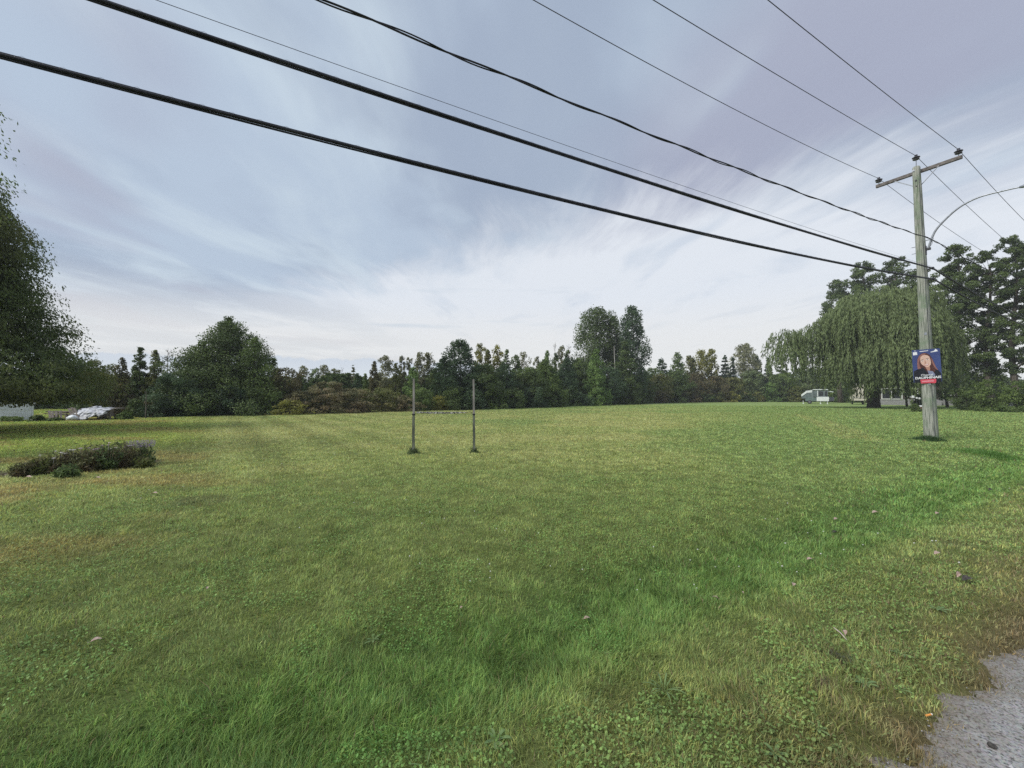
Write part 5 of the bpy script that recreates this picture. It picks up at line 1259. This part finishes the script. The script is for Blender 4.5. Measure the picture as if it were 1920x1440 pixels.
# clay pot with plant, white blossoms
p = gz(1727, 770); root = empty('flower_pot', p, 0, 'reddish clay pot with white rim standing left of the pole foot', 'flower pot')
mb = MB(); mb.lathe([(.20, 0), (.24, .1), (.29, .38), (.29, .42), (.26, .42), (.25, .36)], (0, 0, 0), 16); mb.build('pot', noise_mat('clay', (.10, .055, .04), (.17, .09, .065), 6), root, True)
mb = MB(); mb.lathe([(.30, .421), (.31, .48), (.20, .55), (.05, .57)], (0, 0, 0), 16); mb.build('rim', M['white_trim'], root, True)
tree(1716, 757, 10, 'shrub', 'dark', 'small dark potted shrub beside the clay pot', D=40, h0=0, dens=1.2)
for i, (px, py, lb) in enumerate(((1712, 744, 'left of three white garden lights near the pole'), (1719, 746, 'middle of three white garden lights near the pole'), (1724, 747, 'right of three white garden lights near the pole'))):
    D = 44; p = at_depth(px, py, D); root = empty('garden_light', (p[0], D, float(hz(p[0], D))), 0, lb, 'garden light', 'garden lights by the pole')
    mb = MB(); mb.tube([(0, 0, -.05), (0, 0, p[2] - .12)], .018, 6); mb.build('stake', M['dark_metal'], root)
    mb = MB(); s = .14 if i == 0 else .10; mb.lathe([(s * .7, -s), (s, -s * .8), (s, s * .6), (s * .5, s)], (0, 0, p[2]), 12); mb.build('lantern', M['white_trim'], root)

# ------------------------------------------------------------------ left: shed, lumber, tarp
def shed():
    D = 27.2; xb = xr(62, D); root = empty('white_shed', (xb, D, 0), math.radians(48), 'low white clapboard shed under the left tree', 'shed'); W = 4.2; H1 = 1.0; zp = 1.32
    ws = noise_mat('white_siding', (.76, .80, .80), (.86, .90, .90), 2, .5)
    mb = MB(); xp = -.55; n = 11; z0 = .02
    for i in range(n):
        a = z0 + (H1 - z0) * i / n; b = z0 + (H1 - z0) * (i + 1) / n - .004
        mb.add([(-W, 0, b), (0, 0, b), (0, -.026, a), (-W, -.026, a), (-W, .06, b), (0, .06, b), (0, .06, a), (-W, .06, a)], [(3, 2, 1, 0), (4, 5, 6, 7), (0, 1, 5, 4), (3, 7, 6, 2), (1, 2, 6, 5), (0, 4, 7, 3)])
    mb.poly([(-W, H1), (0, H1), (0, H1 + .04), (xp, zp), (xp - 1.5, H1 + .1), (-W, H1 + .05)], .0, .06, ((0, 0, 0), (1, 0, 0), (0, 0, 1), (0, 1, 0)))
    mb.box((-.03, 1.1, H1 / 2), (.06, 2.05, H1 - .04)); mb.box((-W + .03, 1.1, H1 / 2), (.06, 2.05, H1 - .04)); mb.build('wall', ws, root)
    mb = MB(); mb.box((.02, -.03, H1 / 2), (.07, .07, H1), None, .004); mb.build('corner_board', ws, root)
    mb = MB(); mb.poly([(-W - .1, H1 + .054), (xp - 1.5, H1 + .104), (xp, zp + .004), (.08, H1 + .044), (.08, H1 + .08), (xp, zp + .04), (xp - 1.5, H1 + .14), (-W - .1, H1 + .09)], -.05, 2.2, ((0, 0, 0), (1, 0, 0), (0, 0, 1), (0, 1, 0))); mb.build('roof', M['white_trim'], root)
shed()
M['oldwood'] = noise_mat('old_lumber', (.15, .125, .105), (.33, .29, .25), 12, .85, (1, 1, .3))
def boards():
    rg = random.Random(12); D = 26.8
    for i, (pa, ya, pb, yb, lb) in enumerate(((129, 766, 140, 789, 'leftmost leaning old board beside the tarp'), (134, 764, 146, 786, 'middle leaning old board beside the tarp'), (139, 765, 151, 787, 'rightmost leaning old board beside the tarp'),
        (92, 770, 95, 788, 'first short upright stake in the lumber heap'), (98, 772, 100, 789, 'second short upright stake in the lumber heap'), (105, 771, 106, 788, 'third short upright stake in the lumber heap'), (113, 770, 115, 789, 'fourth short upright stake in the lumber heap'))):
        a = at_depth(pa, ya, D + .3); b = at_depth(pb, yb, D - .2 + .03 * i); mb = MB(); a, b = Vector(a), Vector(b); b.z = float(hz(b.x, b.y)) - .01
        t = (a - b); R_ = t.to_track_quat('Z', 'Y').to_matrix(); mb.box((a + b) / 2, (.11, .04, t.length), R_, .004); tag(mb.build('old_board', M['oldwood']), lb, 'board', 'old boards in the left heap')
    mb = MB()
    for i in range(14):
        x = xr(rg.uniform(66, 128), D); z = .06 + .055 * (i // 3) ; R_ = Matrix.Rotation(rg.uniform(-.15, .15), 3, 'Z') @ Matrix.Rotation(rg.uniform(-.05, .05), 3, 'Y'); mb.box((x, D + 1.1 + rg.uniform(-.2, .2), z + .25), (rg.uniform(.8, 1.7), .12, .045), R_, .003)
    for x in (xr(68, D), xr(98, D), xr(126, D)): mb.box((x, D + 1.1, .14), (.1, .5, .28))
    tag(mb.build('lumber_stack', M['oldwood']), 'stack of old lumber between the white shed and the tarp', 'lumber stack')
boards()
def tarp():
    D = 27.4; Z = lambda py: EYE + (HY - py) / F * D; xa, xb = xr(147, D), xr(217, D); W = xb - xa
    tm = noise_mat('grey_white_tarp', (.20, .21, .23), (.62, .64, .68), 5.5, .45, (1, 1, 1), .3); n, k = 46, 22; V = []; Fc = []
    top = np.interp(np.linspace(0, 1, n), [0, .08, .2, .45, .6, .72, .85, 1], [Z(779), Z(766), Z(765.5), Z(761.5), Z(765), Z(763.5), Z(766), Z(765)])
    bot = np.interp(np.linspace(0, 1, n), [0, .1, .25, .32, .5, .62, .72, .85, 1], [.0, .0, .0, .10, .02, .16, .30, .14, .42])
    for i in range(n):
        for j in range(k):
            f = j / (k - 1); x = W * i / (n - 1); y = -.75 * math.sin(min(f * 1.25, 1) * 1.57) if f < .8 else -.75
            z = top[i] - (top[i] - bot[i]) * (max(0, (f - .25) / .75)) ** 1.1; wr = fbm(np.array([x * 3.1 + f * 2]), np.array([f * 4 - x]), 201, 3)[0] - .5
            V.append((x + .12 * wr, y + .75 * wr + .5 * (1 - f), z + .26 * wr * (1 - abs(2 * f - 1) * .3)))
    for i in range(n - 1):
        for j in range(k - 1): Fc.append((i * k + j, (i + 1) * k + j, (i + 1) * k + j + 1, i * k + j + 1))
    root = empty('tarp_covered_heap', (xa, D, 0), 0, 'crumpled grey-white tarp thrown over a heap at left', 'tarp')
    mb = MB(); mb.add(V, Fc); o = mb.build('tarp', tm, root, True); md = o.modifiers.new('s', 'SOLIDIFY'); md.thickness = .006
    mb = MB(); mb.box((W * .35, .5, .42), (W * .5, .9, .5), None, .02); mb.box((W * .8, .5, .74), (W * .34, .7, .05), None, .005); mb.build('table_top', M['oldwood'], root)
    for x in (W * .12, W * .6, W * .66, W * .92):
        mb = MB(); mb.box((x, -.12, .36), (.08, .08, .72), None, .004); mb.build('leg', M['oldwood'], root)
    mb = MB(); rg = random.Random(4)
    mb.lathe([(.12, 0), (.26, .05), (.28, .16), (.18, .27), (.05, .33)], (W * .30, -1.0, 0), 14); mb.V = [(v[0] + rg.uniform(-.06, .06), v[1] + rg.uniform(-.04, .04), v[2] + rg.uniform(0, .05)) for v in mb.V]
    o = mb.build('white_sack', noise_mat('white_plastic', (.62, .66, .70), (.8, .83, .86), 4, .4), None, True); o.location = (xa, D, 0); tag(o, 'bulging white plastic sack in front of the tarp', 'sack')
tarp()
for px, py, w_, h_, lb, cat_ in ((197, 785, .34, .36, 'brown wooden crate under the right end of the tarp', 'crate'), (223, 785, .42, .24, 'pale low crate standing right of the tarp', 'crate')):
    p = gz(px, py); root = empty('wooden_crate', p, .1, lb, cat_, 'crates by the tarp')
    for i in range(3):
        mb = MB(); z = h_ * (i + .5) / 3
        for sy in (-1, 1): mb.box((0, sy * .15, z), (w_, .02, h_ / 3 - .02), None, .002)
        for sx_ in (-1, 1): mb.box((sx_ * (w_ / 2 - .012), 0, z), (.02, .27, h_ / 3 - .02), None, .002)
        mb.build('slat', M['oldwood'] if px < 200 else M['concrete'], root)
    mb = MB()
    for sx_ in (-1, 1):
        for sy in (-1, 1): mb.box((sx_ * (w_ / 2 - .035), sy * .125, h_ / 2), (.03, .03, h_))
    mb.build('corner_posts', M['oldwood'], root)
for px, tp, hw, D, mt, lb in ((20, 781, 28, 25.5, 'mid', 'ground-hugging weeds before the white shed'), (72, 778, 16, 25.6, 'dark', 'low weeds at the right corner of the white shed'), (108, 783, 14, 26, 'dark', 'dark weeds before the lumber stakes'), (236, 772, 14, 27.5, 'mid', 'weeds right of the pale crate')):
    tree(px, tp, hw, 'shrub', mt, lb, D=D, h0=0, dens=1.0, group='weeds round the left heap')

# ------------------------------------------------------------------ flower bed
M['petal_pink'] = noise_mat('pink_petals', (.50, .36, .48), (.68, .55, .64), 20, .6)
M['petal_white'] = noise_mat('white_petals', (.62, .58, .58), (.78, .76, .74), 20, .6)
M['petal_mauve'] = noise_mat('mauve_petals', (.20, .13, .24), (.36, .27, .38), 12, .6)
LM['bedleaf'] = leaf_mat('bed_foliage', (.070, .085, .038), (.20, .205, .090), .35, 3.0, (.17, .11, .07))
LM['bedgreen'] = leaf_mat('bed_foliage_green', (.065, .110, .038), (.17, .235, .080), .35)
LM['bedyellow'] = leaf_mat('bed_foliage_yellow', (.085, .11, .03), (.20, .22, .07), .3)
M['dry_stem'] = noise_mat('dry_stem', (.16, .11, .075), (.34, .27, .18), 12, .9)
def bed_plant(px, py, top, half, mat, label, flowers, seed, petal='petal_white', nleaf=1150):
    rng = np.random.default_rng(seed); p = gz(px, py); D = p.y; cosq = 1 / math.hypot(1, (px - 960) / F); H = (py - top) / F * D; R = half / F * D * cosq
    root = empty('flowering_plant', p, 0, label, 'plant', 'plants in the flower bed')
    n = nleaf; h = rng.random(n) ** .8; a = rng.uniform(0, 6.28, n); r = R * (.55 + .45 * h) * np.sqrt(rng.random(n)); hh = H * (.55 + .50 * rng.random(n)) * (.8 + .35 * np.sin(a * 3 + seed)) * np.sqrt(np.clip(1 - (r / R * .8) ** 2, .1, 1))
    P = np.stack([r * np.cos(a), r * np.sin(a), h * hh], 1); P += rng.normal(0, .035, P.shape); V = leaves(P, rng.normal(0, .8, (n, 3)) + np.array([0, 0, .6]), .10, .030, rng); mesh_crown(root, V, rng.random(n), LM[mat], 'foliage')
    mb = MB()
    for k in range(90):
        a_ = rng.uniform(0, 6.28); r_ = R * math.sqrt(rng.random()) * .9; e = Vector((r_ * math.cos(a_), r_ * math.sin(a_), H * rng.uniform(.6, 1.22) * math.sqrt(max(.1, 1 - (r_ / R * .8) ** 2)))); mb.tube([(e.x * .4, e.y * .4, 0), (e.x * .8, e.y * .8, e.z * .55), e], [.004, .003, .0015], 4)
    mb.build('stems', M['dry_stem'], root)
    for k in range(flowers):
        a_ = rng.uniform(3.4, 6.0) if k % 3 else rng.uniform(0, 6.28); r_ = R * rng.uniform(.3, .95); z = H * rng.uniform(.85, 1.04) * math.sqrt(max(.15, 1 - (r_ / R * .75) ** 2)) + .03; c = Vector((r_ * math.cos(a_), r_ * math.sin(a_), z)); mb = MB(); s = rng.uniform(.030, .052)
        for q in range(9):
            b = 2 * math.pi * q / 9; d_ = Vector((math.cos(b), math.sin(b), .35)); sd = Vector((-math.sin(b), math.cos(b), 0)); mb.add([c, c + d_ * s * .5 + sd * s * .28, c + d_ * s, c + d_ * s * .5 - sd * s * .28], [(0, 1, 2, 3)])
        mb.lathe([(s * .25, -.005), (s * .3, .01), (s * .1, .018)], c, 7); mb.tube([c + Vector((0, 0, -.10)), c], .002, 4); mb.build('flower', M[petal], root)
    return root, R, H, rng
bed_plant(45, 892, 868, 26, 'bedleaf', 'low brownish plant at the left end of the flower bed', 0, 1)
bed_plant(82, 888, 852, 26, 'bedyellow', 'yellow-green plant with one cream bloom near the bed left end', 1, 2)
bed_plant(112, 886, 850, 27, 'bedleaf', 'tangled plant with white blooms in the left half of the bed', 4, 3)
bed_plant(142, 884, 843, 28, 'bedleaf', 'reddish-stemmed tangled plant in the middle of the bed', 2, 4)
bed_plant(170, 884, 836, 30, 'bedleaf', 'tall dark plant in the middle of the bed', 3, 5, 'petal_pink')
bed_plant(200, 881, 833, 32, 'bedgreen', 'tall plant with pink blooms right of the bed middle', 6, 6, 'petal_pink')
bed_plant(232, 877, 832, 30, 'bedleaf', 'plant with cream blooms beside the mauve asters', 4, 7)
r_ = bed_plant(262, 872, 830, 30, 'bedgreen', 'tall clump with hazy mauve asters at the right end of the bed', 0, 8)
root, R, H, rng = r_; mb = MB()
for k in range(420):
    a_ = rng.uniform(0, 6.28); q = R * math.sqrt(rng.random()); c = Vector((q * math.cos(a_), q * math.sin(a_), H * rng.uniform(.78, 1.06))); s = .012; mb.add([c + Vector((-s, 0, 0)), c + Vector((0, -s, .004)), c + Vector((s, 0, 0)), c + Vector((0, s, .008)), c + Vector((0, 0, s * .8))], [(0, 1, 4), (1, 2, 4), (2, 3, 4), (3, 0, 4)])
o = mb.build('aster_blooms', M['petal_mauve'], root); o['kind'] = 'stuff'
bed_plant(270, 877, 856, 16, 'bedyellow', 'small yellow-green plant at the right rim of the bed', 0, 9, nleaf=700)
bed_plant(125, 895, 876, 22, 'bedgreen', 'low green weeds along the near rim of the bed', 0, 10, nleaf=900)

# ------------------------------------------------------------------ thin air haze
def haze():
    mb = MB(); mb.box((20, 90, 18), (460, 330, 40))
    m = bpy.data.materials.new('haze_air'); m.use_nodes = True; nt = m.node_tree; nt.nodes.clear()
    o = nt.nodes.new('ShaderNodeOutputMaterial'); v = nt.nodes.new('ShaderNodeVolumePrincipled'); v.inputs['Color'].default_value = (.86, .90, .95, 1); v.inputs['Density'].default_value = HAZE
    nt.links.new(v.outputs[0], o.inputs['Volume']); h = mb.build('haze', m); tag(h, 'thin pale haze in the air over the field', None, None, 'stuff')
HAZE = .0006
haze()
